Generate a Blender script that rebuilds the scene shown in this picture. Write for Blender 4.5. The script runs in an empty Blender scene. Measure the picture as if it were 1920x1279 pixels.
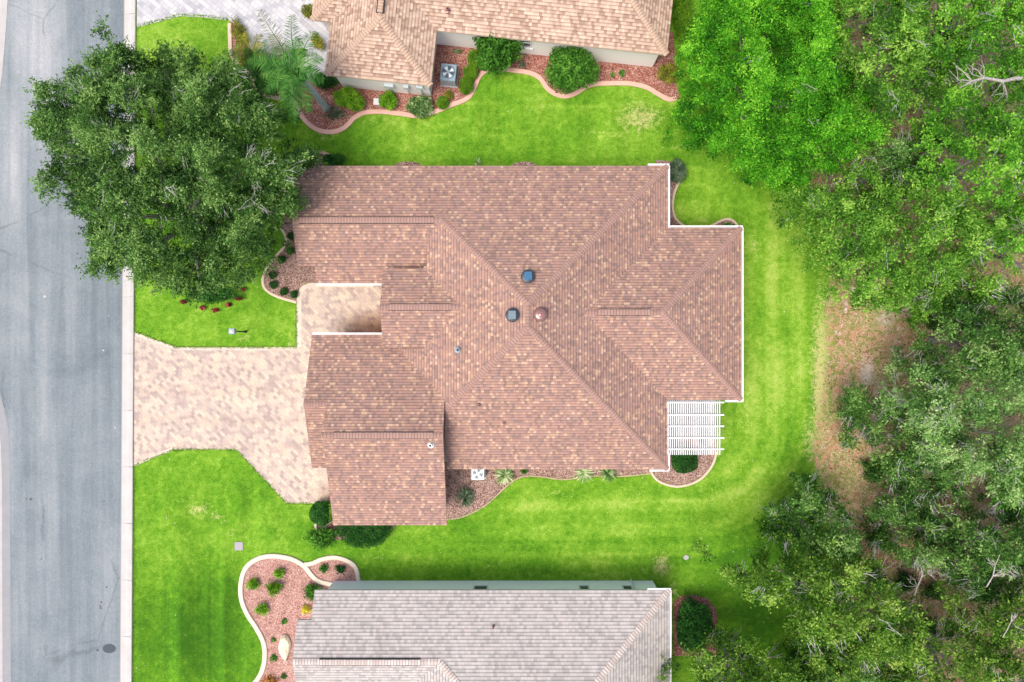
import bpy, math, random
import numpy as np
from mathutils import Vector

sc = bpy.context.scene
COL = sc.collection
H = 40.0      # camera height, m
F = 1400.0    # focal length in photo pixels (1920 wide)

# ---------------------------------------------------------------- camera
cam = bpy.data.cameras.new("camera")
cam.sensor_width = 36.0
cam.lens = 36.0 * F / 1920.0
cam.clip_start = 0.5
cam.clip_end = 2000.0
co = bpy.data.objects.new("camera", cam)
co.location = (0, 0, H)
co.rotation_euler = (0, 0, 0)
COL.objects.link(co)
sc.camera = co

# ---------------------------------------------------------------- light
SUN = Vector((-0.32, -0.26, 1.0)).normalized()      # towards the sun: south-west, high
world = bpy.data.worlds.new("World")
sc.world = world
world.use_nodes = True
wn = world.node_tree
bg = wn.nodes["Background"]
sky = wn.nodes.new("ShaderNodeTexSky")
sky.sky_type = 'NISHITA'
sky.sun_disc = False
sky.sun_elevation = math.asin(SUN.z)
sky.sun_rotation = math.atan2(SUN.x, SUN.y)
sky.air_density = 1.0
sky.dust_density = 6.0
sky.ozone_density = 1.0
wn.links.new(sky.outputs[0], bg.inputs[0])
bg.inputs[1].default_value = 0.15
sl = bpy.data.lights.new("sun", 'SUN')
sl.energy = 1.4
sl.angle = math.radians(24)
sl.color = (1.0, 0.95, 0.88)
so = bpy.data.objects.new("sun", sl)
so.rotation_euler = SUN.to_track_quat('Z', 'Y').to_euler()
so.location = (-30, -30, 80)
COL.objects.link(so)
sc.view_settings.view_transform = 'Standard'
sc.view_settings.look = 'None'
sc.view_settings.gamma = 1.0
sc.view_settings.use_curve_mapping = False
sc.view_settings.exposure = 0.68

# ---------------------------------------------------------------- helpers
def G(px, py, z=0.0):
    """ground plan position (m) of something seen at photo pixel px,py standing at height z"""
    return ((px - 960.0) * (H - z) / F, (639.5 - py) * (H - z) / F)

ES = F / (H - 2.6)
def E(ex, ey):
    return ((ex - 960.0) / ES, (639.5 - ey) / ES)

class MB:
    def __init__(s):
        s.v = []; s.f = []; s.uv = []; s.mi = []; s.t = []
    def face(s, pts, mi=0, tone=0.5, uv=None):
        n = len(s.v)
        s.v.extend([tuple(p) for p in pts])
        s.f.append(tuple(range(n, n + len(pts))))
        s.mi.append(mi); s.t.append(tone)
        s.uv.append(uv or [(p[0], p[1]) for p in pts])
    def box(s, x0, y0, z0, x1, y1, z1, mi=0, tone=0.5, bevel=0):
        a = [(x0,y0,z0),(x1,y0,z0),(x1,y1,z0),(x0,y1,z0),(x0,y0,z1),(x1,y0,z1),(x1,y1,z1),(x0,y1,z1)]
        for q in ((3,2,1,0),(4,5,6,7),(0,1,5,4),(1,2,6,5),(2,3,7,6),(3,0,4,7)):
            s.face([a[i] for i in q], mi, tone)
    def obox(s, c, ang, w, d, z0, z1, mi=0, tone=0.5, inset=0.0):
        """box centred on c, turned by ang; inset bevels the top edge"""
        ca, sa = math.cos(ang), math.sin(ang)
        def R(x, y, z): return (c[0]+x*ca-y*sa, c[1]+x*sa+y*ca, z)
        def ring(k, z): return [R(-w/2+k,-d/2+k,z),R(w/2-k,-d/2+k,z),R(w/2-k,d/2-k,z),R(-w/2+k,d/2-k,z)]
        rs = [ring(0, z0), ring(0, z1-inset)] + ([ring(inset, z1)] if inset else [])
        for a, b in zip(rs[:-1], rs[1:]):
            for i in range(4):
                j = (i+1) % 4
                s.face([a[i], a[j], b[j], b[i]], mi, tone)
        s.face(rs[-1], mi, tone); s.face(rs[0][::-1], mi, tone)
    def prism(s, poly, z0, z1, mi=0, mi_side=None, tone=0.5):
        if area(poly) < 0: poly = poly[::-1]
        ms = mi if mi_side is None else mi_side
        s.face([(x,y,z1) for x,y in poly], mi, tone)
        s.face([(x,y,z0) for x,y in poly[::-1]], ms, tone)
        for i in range(len(poly)):
            a = poly[i]; b = poly[(i+1) % len(poly)]
            s.face([(a[0],a[1],z0),(b[0],b[1],z0),(b[0],b[1],z1),(a[0],a[1],z1)], ms, tone)
    def lathe(s, c, prof, n=24, mi=0, tone=0.5, cap=True, ax=(0,0), sx=1.0, sy=1.0):
        """prof: (radius, z); ax shears the axis with z"""
        z00 = prof[0][1]
        rings = []
        for r, z in prof:
            rings.append([(c[0]+ax[0]*(z-z00)+r*sx*math.cos(2*math.pi*i/n), c[1]+ax[1]*(z-z00)+r*sy*math.sin(2*math.pi*i/n), z) for i in range(n)])
        for a, b in zip(rings[:-1], rings[1:]):
            for i in range(n):
                j = (i+1) % n
                s.face([a[i],a[j],b[j],b[i]], mi, tone)
        if cap:
            s.face(rings[-1], mi, tone)
            s.face(rings[0][::-1], mi, tone)
    def tube(s, pts, rad, n=6, mi=0, tone=0.5):
        pts = [Vector(p) for p in pts]
        rings = []
        for i, p in enumerate(pts):
            d = (pts[min(i+1,len(pts)-1)] - pts[max(i-1,0)])
            if d.length < 1e-6: d = Vector((0,0,1))
            d.normalize()
            a = d.cross(Vector((0.31,0.2,0.93)))
            if a.length < 1e-3: a = d.cross(Vector((1,0,0)))
            a.normalize(); b = d.cross(a)
            r = rad[i] if hasattr(rad, '__len__') else rad
            rings.append([tuple(p + a*r*math.cos(2*math.pi*k/n) + b*r*math.sin(2*math.pi*k/n)) for k in range(n)])
        for a, b in zip(rings[:-1], rings[1:]):
            for i in range(n):
                j = (i+1) % n
                s.face([a[i],b[i],b[j],a[j]], mi, tone)
        s.face(rings[0], mi, tone); s.face(rings[-1][::-1], mi, tone)

def area(p):
    return 0.5*sum(p[i][0]*p[(i+1)%len(p)][1]-p[(i+1)%len(p)][0]*p[i][1] for i in range(len(p)))

def build(name, mb, mats, parent=None, org=(0,0,0), smooth=False):
    me = bpy.data.meshes.new(name)
    vs = [(x-org[0], y-org[1], z-org[2]) for x,y,z in mb.v]
    me.from_pydata(vs, [], mb.f)
    if not isinstance(mats, (list, tuple)): mats = [mats]
    for m in mats: me.materials.append(m)
    me.polygons.foreach_set("material_index", mb.mi)
    uvl = me.uv_layers.new(name="UVMap")
    flat = [c for u in mb.uv for p in u for c in p]
    uvl.data.foreach_set("uv", flat)
    at = me.attributes.new("tone", 'FLOAT', 'FACE')
    at.data.foreach_set("value", mb.t)
    if smooth: me.polygons.foreach_set("use_smooth", [True]*len(mb.f))
    me.update()
    o = bpy.data.objects.new(name, me)
    COL.objects.link(o)
    if parent is None: o.location = org
    else: o.parent = parent
    return o

def quadmesh(name, V, T, mat, parent=None, loc=(0,0,0), nper=4):
    """V: (n*nper,3) float array of separate faces; T: (n,) tone"""
    me = bpy.data.meshes.new(name)
    nv = len(V); nf = nv//nper
    me.vertices.add(nv)
    me.vertices.foreach_set("co", np.asarray(V, dtype=np.float32).ravel())
    me.loops.add(nv)
    me.loops.foreach_set("vertex_index", np.arange(nv, dtype=np.int32))
    me.polygons.add(nf)
    me.polygons.foreach_set("loop_start", np.arange(0, nv, nper, dtype=np.int32))
    me.materials.append(mat)
    at = me.attributes.new("tone", 'FLOAT', 'FACE')
    at.data.foreach_set("value", np.asarray(T, dtype=np.float32))
    me.update(calc_edges=True)
    o = bpy.data.objects.new(name, me)
    COL.objects.link(o)
    if parent is None: o.location = loc
    else: o.parent = parent
    return o

def tag(o, label=None, cat=None, group=None, kind=None):
    if label: o["label"] = label
    if cat: o["category"] = cat
    if group: o["group"] = group
    if kind: o["kind"] = kind
    return o

def thing(name, loc, label, cat, group=None):
    o = bpy.data.objects.new(name, None)
    o.empty_display_size = 0.3
    COL.objects.link(o)
    o.location = loc if len(loc) == 3 else (loc[0], loc[1], 0)
    return tag(o, label, cat, group)

def copy_thing(src, loc, rz, scale, label):
    r = src.copy(); COL.objects.link(r)
    r.location = loc; r.rotation_euler = (0,0,rz); r.scale = scale
    r["label"] = label
    for ch in list(src.children):
        c = ch.copy(); COL.objects.link(c); c.parent = r
        for g in list(ch.children):
            d = g.copy(); COL.objects.link(d); d.parent = c
    return r

def smooth_line(pts, n=6, closed=False):
    out = []
    m = len(pts)
    rng = range(m if closed else m-1)
    for i in rng:
        if closed: p = [pts[(i-1)%m], pts[i], pts[(i+1)%m], pts[(i+2)%m]]
        else: p = [pts[max(i-1,0)], pts[i], pts[i+1], pts[min(i+2,m-1)]]
        for k in range(n):
            t = k/n
            out.append(tuple(0.5*((2*p[1][j])+(-p[0][j]+p[2][j])*t+(2*p[0][j]-5*p[1][j]+4*p[2][j]-p[3][j])*t*t+(-p[0][j]+3*p[1][j]-3*p[2][j]+p[3][j])*t**3) for j in (0,1)))
    if not closed: out.append(tuple(pts[-1][:2]))
    return out

# ---------------------------------------------------------------- materials
class N:
    def __init__(s, name, rough=0.8, spec=0.3):
        s.m = bpy.data.materials.new(name); s.m.use_nodes = True
        s.nt = s.m.node_tree; s.b = s.nt.nodes["Principled BSDF"]
        s.b.inputs["Roughness"].default_value = rough
        s.b.inputs["Specular IOR Level"].default_value = spec
    def n(s, t, **k):
        x = s.nt.nodes.new("ShaderNode"+t)
        for a, b in k.items(): setattr(x, a, b)
        return x
    def l(s, a, b): s.nt.links.new(a, b)
    def val(s, inp, v):
        if hasattr(v, 'is_output'): s.l(v, inp)
        else: inp.default_value = v
    def math(s, op, a, b=0.0, c=None, clamp=False):
        x = s.n("Math", operation=op); x.use_clamp = clamp
        s.val(x.inputs[0], a); s.val(x.inputs[1], b)
        if c is not None: s.val(x.inputs[2], c)
        return x.outputs[0]
    def noise(s, scale, detail=4, rough=0.6, vec=None, dist=0.0, col=False):
        x = s.n("TexNoise"); x.inputs["Scale"].default_value = scale
        x.inputs["Detail"].default_value = detail; x.inputs["Roughness"].default_value = rough
        x.inputs["Distortion"].default_value = dist
        if vec is not None: s.l(vec, x.inputs["Vector"])
        else: s.l(s.pos(), x.inputs["Vector"])
        return x.outputs["Color" if col else "Fac"]
    def pos(s):
        if not hasattr(s, '_p'):
            g = s.n("NewGeometry"); s._p = g.outputs["Position"]
        return s._p
    def mapping(s, scale=(1,1,1), rot=(0,0,0), loc=(0,0,0), vec=None):
        x = s.n("Mapping"); x.inputs["Scale"].default_value = scale
        x.inputs["Rotation"].default_value = rot; x.inputs["Location"].default_value = loc
        s.l(vec if vec is not None else s.pos(), x.inputs["Vector"])
        return x.outputs[0]
    def ramp(s, fac, stops, interp='LINEAR'):
        x = s.n("ValToRGB"); r = x.color_ramp; r.interpolation = interp
        while len(r.elements) < len(stops): r.elements.new(0.5)
        for e, (p, c) in zip(r.elements, stops):
            e.position = p
            e.color = (c, c, c, 1) if not hasattr(c, '__len__') else (*c, 1)
        s.l(fac, x.inputs[0])
        return x.outputs[0]
    def mix(s, fac, a, b, mode='MIX'):
        x = s.n("Mix", data_type='RGBA', blend_type=mode)
        s.val(x.inputs[0], fac)
        for i, v in ((6, a), (7, b)):
            if hasattr(v, 'is_output'): s.l(v, x.inputs[i])
            else: x.inputs[i].default_value = (*v, 1) if len(v) == 3 else v
        return x.outputs[2]
    def attr(s, name):
        x = s.n("Attribute", attribute_name=name); return x.outputs["Fac"]
    def base(s, c):
        if hasattr(c, 'is_output'): s.l(c, s.b.inputs["Base Color"])
        else: s.b.inputs["Base Color"].default_value = (*c, 1)
    def bump(s, h, strength=0.5, dist=0.02):
        x = s.n("Bump"); x.inputs["Strength"].default_value = strength
        x.inputs["Distance"].default_value = dist
        s.l(h, x.inputs["Height"]); s.l(x.outputs[0], s.b.inputs["Normal"])

def grey(v): return (v, v, v)

def mat_shingle(name, stops, course=0.15, tab=0.26, band=0.55, soft=0.25, big=0.12, capcol=None):
    m = N(name, 0.92, 0.15)
    uv = m.n("UVMap"); sp = m.n("SeparateXYZ"); m.l(uv.outputs[0], sp.inputs[0])
    v = m.math('DIVIDE', sp.outputs[1], course)
    row = m.math('FLOOR', v)
    fv = m.math('FRACT', v)
    wn1 = m.n("TexWhiteNoise", noise_dimensions='1D'); m.l(row, wn1.inputs["W"])
    u = m.math('ADD', m.math('DIVIDE', sp.outputs[0], tab), m.math('MULTIPLY', wn1.outputs["Value"], 7.0))
    colx = m.math('FLOOR', u); fu = m.math('FRACT', u)
    cb = m.n("CombineXYZ"); m.l(colx, cb.inputs[0]); m.l(row, cb.inputs[1])
    wn2 = m.n("TexWhiteNoise", noise_dimensions='3D'); m.l(cb.outputs[0], wn2.inputs["Vector"])
    c = m.ramp(wn2.outputs["Value"], stops, 'CONSTANT')
    # granule grain + broad blotches
    g = m.noise(55, 2, 0.7)
    c = m.mix(m.ramp(g, [(0.3, 0.0), (0.75, soft)]), c, (0.8, 0.72, 0.66), 'OVERLAY')
    bn = m.noise(0.55, 3, 0.6)
    c = m.mix(1.0, c, m.ramp(bn, [(0.3, 1.0-big), (0.7, 1.0+0.0)]), 'MULTIPLY')
    # printed shadow band at the top of each course and notches between tabs
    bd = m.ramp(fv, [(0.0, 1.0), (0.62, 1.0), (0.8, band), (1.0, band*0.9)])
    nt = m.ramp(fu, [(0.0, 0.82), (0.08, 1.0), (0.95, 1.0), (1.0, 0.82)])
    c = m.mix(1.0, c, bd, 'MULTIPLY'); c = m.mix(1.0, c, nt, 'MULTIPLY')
    m.base(c)
    h = m.math('SUBTRACT', 1.0, fv)
    h = m.math('ADD', h, m.math('MULTIPLY', wn2.outputs["Value"], 0.5))
    m.bump(h, 0.6, 0.012)
    return m.m

def mat_cap(name, a, b):
    m = N(name, 0.92, 0.15)
    c = m.mix(m.math('MAXIMUM', m.attr("tone"), 0.0), a, b)
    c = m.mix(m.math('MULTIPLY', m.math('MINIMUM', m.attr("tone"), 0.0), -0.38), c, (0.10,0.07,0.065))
    g = m.noise(45, 2, 0.7)
    c = m.mix(1.0, c, m.ramp(g, [(0.25, 0.8), (0.8, 1.12)]), 'MULTIPLY')
    m.base(c); m.bump(g, 0.3, 0.01)
    return m.m

def mat_simple(name, c, rough=0.6, spec=0.3, nscale=20, var=0.1, metal=0.0, bump=0.1):
    m = N(name, rough, spec)
    g = m.noise(nscale, 4, 0.6)
    m.base(m.mix(1.0, c, m.ramp(g, [(0.25, 1-var), (0.75, 1.0)]), 'MULTIPLY'))
    m.b.inputs["Metallic"].default_value = metal
    if bump: m.bump(g, bump, 0.01)
    return m.m

def mat_leaf(name, dark, mid, light, trans=0.35, rough=0.6, spec=0.12):
    m = N(name, rough, spec)
    t = m.attr("tone")
    n1 = m.noise(0.9, 2, 0.5)
    f = m.math('ADD', m.math('MULTIPLY', t, 0.8), m.math('MULTIPLY', m.math('SUBTRACT', n1, 0.45), 1.1), clamp=True)
    c = m.ramp(f, [(0.05, dark), (0.5, mid), (0.95, light)])
    m.base(c)
    tr = m.n("BsdfTranslucent"); m.l(m.mix(1.0, c, (1.25,1.3,0.7), 'MULTIPLY'), tr.inputs[0])
    mx = m.n("MixShader"); mx.inputs[0].default_value = trans
    m.l(m.b.outputs[0], mx.inputs[1]); m.l(tr.outputs[0], mx.inputs[2])
    m.l(mx.outputs[0], m.nt.nodes["Material Output"].inputs[0])
    return m.m

def mat_bark(name, a, b):
    m = N(name, 0.9, 0.1)
    n1 = m.noise(9, 5, 0.7)
    m.base(m.mix(m.ramp(n1, [(0.35, 0.0), (0.65, 1.0)]), a, b)); m.bump(n1, 0.6, 0.03)
    return m.m

def mat_paver(name, cols, border=False, size=0.2, rot=45, gap=0.75, bw=None):
    m = N(name, 0.88, 0.2)
    vec = m.mapping(rot=(0,0,math.radians(rot)))
    br = m.n("TexBrick"); m.l(vec, br.inputs["Vector"])
    br.offset = 0.5; br.inputs["Scale"].default_value = 1.0
    br.inputs["Brick Width"].default_value = bw or size*1.5; br.inputs["Row Height"].default_value = size
    br.inputs["Mortar Size"].default_value = 0.008
    br.inputs["Mortar Smooth"].default_value = 0.3
    # random colour per cell
    sp = m.n("SeparateXYZ"); m.l(vec, sp.inputs[0])
    row = m.math('FLOOR', m.math('DIVIDE', sp.outputs[1], size))
    half = m.math('MULTIPLY', m.math('MODULO', m.math('ABSOLUTE', row), 2.0), 0.5)
    cx = m.math('FLOOR', m.math('ADD', m.math('DIVIDE', sp.outputs[0], bw or size*1.5), half))
    cb = m.n("CombineXYZ"); m.l(cx, cb.inputs[0]); m.l(row, cb.inputs[1])
    w = m.n("TexWhiteNoise", noise_dimensions='3D'); m.l(cb.outputs[0], w.inputs["Vector"])
    big = m.noise(0.8, 3, 0.6)
    f = m.math('ADD', m.math('MULTIPLY', w.outputs["Value"], 0.75), m.math('MULTIPLY', m.math('SUBTRACT', big, 0.5), 0.9), clamp=True)
    f = m.math('ADD', f, 0.12, clamp=True)
    c = m.ramp(f, cols)
    g = m.noise(30, 3, 0.7)
    c = m.mix(1.0, c, m.ramp(g, [(0.3, 0.9), (0.7, 1.03)]), 'MULTIPLY')
    mort = m.ramp(br.outputs["Fac"], [(0.0, 1.0), (1.0, gap)])
    c = m.mix(1.0, c, mort, 'MULTIPLY')
    st = m.attr("darkening")
    st = m.math('MULTIPLY', st, m.ramp(m.noise(3, 3, 0.6), [(0.25, 0.7), (0.6, 1.0)]))
    c = m.mix(st, c, m.mix(1.0, c, (0.62, 0.42, 0.34), 'MULTIPLY'))
    m.base(c)
    m.bump(br.outputs["Fac"], -0.3, 0.01)
    return m.m

def mat_mulch(name, cols, scale=28):
    m = N(name, 0.95, 0.1)
    v = m.n("TexVoronoi"); v.feature = 'F1'; v.inputs["Scale"].default_value = scale
    dn = m.noise(14, 2, 0.5, col=True)
    mp = m.mix(0.06, m.mapping(), dn, 'ADD')
    m.l(mp, v.inputs["Vector"])
    sc_ = m.n("SeparateColor"); m.l(v.outputs["Color"], sc_.inputs[0])
    big = m.noise(2.2, 3, 0.6)
    f = m.math('ADD', sc_.outputs[0], m.math('MULTIPLY', m.math('SUBTRACT', big, 0.5), 0.8), clamp=True)
    c = m.ramp(f, cols)
    c = m.mix(1.0, c, m.ramp(v.outputs["Distance"], [(0.0, 1.1), (0.6, 0.6)]), 'MULTIPLY')
    m.base(c); m.bump(v.outputs["Distance"], -0.9, 0.04)
    return m.m

# ground: lawn + woodland floor, driven by attributes painted as real wear, bare soil and some lawn shade
def mat_ground():
    m = N("ground_cover", 0.95, 0.08)
    P = m.pos()
    fine = m.noise(16, 6, 0.75)
    fine2 = m.noise(42, 3, 0.8)
    mid = m.noise(1.5, 6, 0.65, dist=0.6)
    med = m.noise(4.5, 5, 0.7, dist=0.4)
    big = m.noise(0.22, 3, 0.55)
    def c5(x, k): return m.math('MULTIPLY', m.math('SUBTRACT', x, 0.5), k)
    a = m.math('ADD', c5(mid, 0.60), c5(fine, 1.1))
    a = m.math('ADD', a, c5(med, 0.7))
    a = m.math('ADD', a, c5(big, 0.7))
    a = m.math('ADD', a, 0.47)
    a = m.math('ADD', a, m.math('MULTIPLY', m.attr("lush_shade"), -0.28))
    a = m.math('ADD', a, m.math('MULTIPLY', m.attr("band"), 0.12))
    c = m.ramp(a, [(0.16, (0.045, 0.150, 0.010)), (0.42, (0.100, 0.255, 0.014)), (0.62, (0.190, 0.360, 0.030)), (0.88, (0.360, 0.470, 0.100))])
    # mowing stripes (bent grass)
    def stripes(rot, w, att, amt):
        vec = m.mapping(rot=(0,0,math.radians(rot)), scale=(1.0/w, 0.03, 1))
        n = m.noise(1.0, 2, 0.6, vec=vec)
        s = m.ramp(n, [(0.36, 1.0-amt), (0.64, 1.0+amt*0.5)])
        return s
    c = m.mix(m.attr("stripe_v"), c, m.mix(1.0, c, stripes(0, 0.7, None, 0.30), 'MULTIPLY'))
    c = m.mix(m.attr("stripe_h"), c, m.mix(1.0, c, stripes(90, 0.7, None, 0.26), 'MULTIPLY'))
    # grain of the blades
    c = m.mix(1.0, c, m.ramp(fine2, [(0.25, 0.72), (0.75, 1.22)]), 'MULTIPLY')
    # dry patches
    dn = m.math('ADD', m.attr("dry"), m.math('MULTIPLY', m.math('SUBTRACT', med, 0.52), 1.8))
    dn = m.math('ADD', dn, m.math('MULTIPLY', m.math('SUBTRACT', fine, 0.5), 1.4))
    df = m.math('MULTIPLY', m.ramp(dn, [(0.40, 0.0), (0.95, 0.85)]), m.ramp(m.attr("dry"), [(0.02, 0.0), (0.25, 1.0)]))
    c = m.mix(df, c, m.ramp(fine, [(0.3, (0.40, 0.36, 0.11)), (0.7, (0.62, 0.54, 0.30))]))
    # woodland litter
    ln = m.noise(0.7, 6, 0.65, dist=1.2)
    lc = m.ramp(ln, [(0.28, (0.16, 0.16, 0.07)), (0.42, (0.34, 0.29, 0.13)), (0.50, (0.44, 0.32, 0.20)), (0.60, (0.42, 0.22, 0.13)), (0.72, (0.60, 0.55, 0.50))])
    lf = m.noise(14, 6, 0.9)
    lc = m.mix(1.0, lc, m.ramp(lf, [(0.36, 0.35), (0.64, 1.6)]), 'MULTIPLY')
    gn = m.noise(3.2, 4, 0.7)
    lc = m.mix(m.ramp(gn, [(0.46, 0.0), (0.60, 0.8)]), lc, m.mix(1.0, (0.16, 0.22, 0.04), m.ramp(lf, [(0.3, 0.5), (0.7, 1.4)]), 'MULTIPLY'))
    sand = m.math('ADD', m.attr("sand"), m.math('MULTIPLY', m.math('SUBTRACT', med, 0.5), 1.3))
    lc = m.mix(m.ramp(sand, [(0.45, 0.0), (0.95, 0.8)]), lc, m.ramp(lf, [(0.3, (0.42, 0.36, 0.34)), (0.7, (0.66, 0.60, 0.58))]))
    rust = m.math('ADD', m.math('MULTIPLY', m.attr("rust"), 0.7), m.math('MULTIPLY', m.math('SUBTRACT', mid, 0.5), 1.3))
    lc = m.mix(m.ramp(rust, [(0.4, 0.0), (0.8, 0.8)]), lc, m.ramp(lf, [(0.3, (0.30, 0.13, 0.07)), (0.7, (0.52, 0.28, 0.18))]))
    li = m.math('ADD', m.attr("litter"), m.math('ADD', m.math('MULTIPLY', m.math('SUBTRACT', med, 0.5), 1.5), m.math('MULTIPLY', m.math('SUBTRACT', fine, 0.5), 0.8)))
    li = m.ramp(li, [(0.38, 0.0), (0.66, 1.0)])
    c = m.mix(li, c, lc)
    m.base(c)
    m.bump(m.math('ADD', fine, m.math('MULTIPLY', fine2, 0.5)), 0.7, 0.05)
    return m.m

def mat_road():
    m = N("asphalt", 0.9, 0.2)
    vs = m.mapping(scale=(1.1, 0.06, 1), rot=(0,0,math.radians(1.5)))
    streak = m.noise(1.0, 5, 0.6, vec=vs, dist=0.3)
    vs2 = m.mapping(scale=(3.5, 0.12, 1), rot=(0,0,math.radians(-2)))
    streak2 = m.noise(1.0, 4, 0.65, vec=vs2)
    blot = m.noise(0.35, 5, 0.65, dist=0.8)
    med = m.noise(2.5, 5, 0.7)
    a = m.math('ADD', m.math('MULTIPLY', streak, 0.5), m.math('MULTIPLY', blot, 0.35))
    a = m.math('ADD', a, m.math('MULTIPLY', streak2, 0.2))
    a = m.math('ADD', a, m.math('MULTIPLY', med, 0.12))
    a = m.math('ADD', a, m.math('MULTIPLY', m.attr("pale"), 0.26))
    c = m.ramp(a, [(0.44, (0.118, 0.145, 0.165)), (0.58, (0.172, 0.203, 0.224)), (0.74, (0.245, 0.272, 0.288)), (0.95, (0.38, 0.385, 0.40))])
    f = m.noise(20, 5, 0.85)
    f2 = m.noise(6, 4, 0.8)
    c = m.mix(1.0, c, m.ramp(f, [(0.28, 0.66), (0.72, 1.28)]), 'MULTIPLY')
    c = m.mix(1.0, c, m.ramp(f2, [(0.3, 0.88), (0.7, 1.1)]), 'MULTIPLY')
    v = m.n("TexVoronoi"); v.feature = 'DISTANCE_TO_EDGE'; v.inputs["Scale"].default_value = 0.16
    m.l(m.mix(0.35, m.mapping(), m.noise(0.8, 4, 0.7, col=True), 'ADD'), v.inputs["Vector"])
    cr = m.ramp(v.outputs["Distance"], [(0.0, 0.55), (0.0035, 0.7), (0.008, 1.0)])
    cm_ = m.ramp(m.noise(0.25, 2, 0.5), [(0.52, 0.0), (0.6, 0.6)])
    c = m.mix(cm_, c, m.mix(1.0, c, cr, 'MULTIPLY'))
    m.base(c); m.bump(f, 0.4, 0.012)
    return m.m

def mat_concrete(name, c, joint=None):
    m = N(name, 0.85, 0.25)
    n1 = m.noise(1.3, 5, 0.7); n2 = m.noise(25, 3, 0.7)
    cc = m.mix(1.0, c, m.ramp(n1, [(0.3, 0.86), (0.65, 1.0)]), 'MULTIPLY')
    cc = m.mix(1.0, cc, m.ramp(n2, [(0.3, 0.93), (0.7, 1.02)]), 'MULTIPLY')
    m.base(cc); m.bump(n2, 0.2, 0.01)
    return m.m

M = {}
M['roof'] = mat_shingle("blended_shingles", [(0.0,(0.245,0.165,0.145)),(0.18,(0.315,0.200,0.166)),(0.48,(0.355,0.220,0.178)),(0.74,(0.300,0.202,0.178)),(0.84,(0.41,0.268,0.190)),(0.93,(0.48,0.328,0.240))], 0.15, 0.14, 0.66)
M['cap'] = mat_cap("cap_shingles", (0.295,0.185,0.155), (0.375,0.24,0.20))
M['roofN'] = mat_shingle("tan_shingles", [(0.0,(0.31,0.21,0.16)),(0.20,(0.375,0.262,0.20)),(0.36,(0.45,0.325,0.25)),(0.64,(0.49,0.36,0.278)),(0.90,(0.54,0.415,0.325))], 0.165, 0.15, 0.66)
M['capN'] = mat_cap("tan_cap_shingles", (0.44,0.31,0.23), (0.51,0.375,0.285))
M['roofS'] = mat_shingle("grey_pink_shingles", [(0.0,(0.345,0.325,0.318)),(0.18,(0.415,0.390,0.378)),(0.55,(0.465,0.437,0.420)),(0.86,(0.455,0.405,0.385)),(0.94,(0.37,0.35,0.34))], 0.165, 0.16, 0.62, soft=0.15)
M['capS'] = mat_cap("grey_cap_shingles", (0.44,0.365,0.33), (0.58,0.53,0.505))
M['dark'] = mat_simple("black_vent_plastic", (0.03,0.028,0.03), 0.6)
M['fascia'] = mat_simple("brown_drip_edge", (0.42,0.27,0.23), 0.6)
M['fasciaW'] = mat_simple("white_trim", (0.82,0.82,0.81), 0.45)
M['white'] = mat_simple("white_aluminium", (0.66,0.66,0.66), 0.4, 0.5, var=0.05)
M['stucco'] = mat_simple("cream_stucco", (0.88,0.84,0.80), 0.9, 0.1, nscale=40, var=0.06, bump=0.4)
M['stuccoS'] = mat_simple("pale_blue_stucco", (0.86,0.92,0.96), 0.9, 0.1, nscale=40, var=0.04, bump=0.4)
M['stuccoM'] = mat_simple("beige_stucco", (0.68,0.58,0.48), 0.9, 0.1, nscale=40, var=0.08, bump=0.4)
M['glass'] = mat_simple("window_glass", (0.05,0.07,0.09), 0.08, 0.8, var=0.1, bump=0)
M['ground'] = mat_ground()
M['road'] = mat_road()
M['kerb'] = mat_concrete("kerb_concrete", (0.47,0.455,0.44))
M['gutterpan'] = mat_concrete("gutter_concrete", (0.27,0.275,0.295))
M['patio'] = mat_concrete("patio_concrete", (0.40,0.40,0.42))
M['joint'] = mat_simple("dark_joint", (0.34,0.32,0.31), 0.9)
M['paver'] = mat_paver("blended_pavers", [(0.05,(0.33,0.262,0.24)),(0.30,(0.41,0.335,0.30)),(0.52,(0.485,0.395,0.338)),(0.72,(0.535,0.438,0.355)),(0.92,(0.585,0.487,0.38))], size=0.16, rot=45)
M['paverB'] = mat_paver("border_pavers", [(0.05,(0.52,0.43,0.37)),(0.5,(0.58,0.485,0.41)),(0.95,(0.64,0.55,0.46))], size=0.2, rot=0, gap=0.85)
M['paverN'] = mat_paver("white_pavers", [(0.05,(0.34,0.34,0.37)),(0.45,(0.46,0.46,0.48)),(0.95,(0.53,0.53,0.54))], size=0.24, rot=40, gap=0.6)
M['mulch'] = mat_mulch("bark_mulch", [(0.05,(0.13,0.07,0.055)),(0.35,(0.30,0.17,0.14)),(0.65,(0.46,0.30,0.25)),(0.95,(0.62,0.47,0.40))])
M['mulchN'] = mat_mulch("red_bark_mulch", [(0.05,(0.18,0.055,0.045)),(0.4,(0.36,0.13,0.10)),(0.75,(0.50,0.25,0.19)),(0.98,(0.66,0.46,0.38))])
M['mulchS'] = mat_mulch("red_gravel", [(0.05,(0.26,0.12,0.10)),(0.4,(0.50,0.26,0.22)),(0.75,(0.60,0.36,0.30)),(0.98,(0.72,0.52,0.46))], 30)
M['edgeP'] = mat_concrete("salmon_edging", (0.66,0.40,0.32))
M['edgeC'] = mat_concrete("cream_edging", (0.66,0.575,0.465))
M['edgeB'] = mat_concrete("buff_edging", (0.64,0.50,0.38))
M['edgeM'] = mat_concrete("dusty_edging", (0.52,0.36,0.28))
M['metal'] = mat_simple("grey_metal", (0.20,0.27,0.32), 0.45, 0.5, metal=0.2)
M['lightmetal'] = mat_simple("pale_metal", (0.62,0.68,0.72), 0.4, 0.5, metal=0.2)
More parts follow.
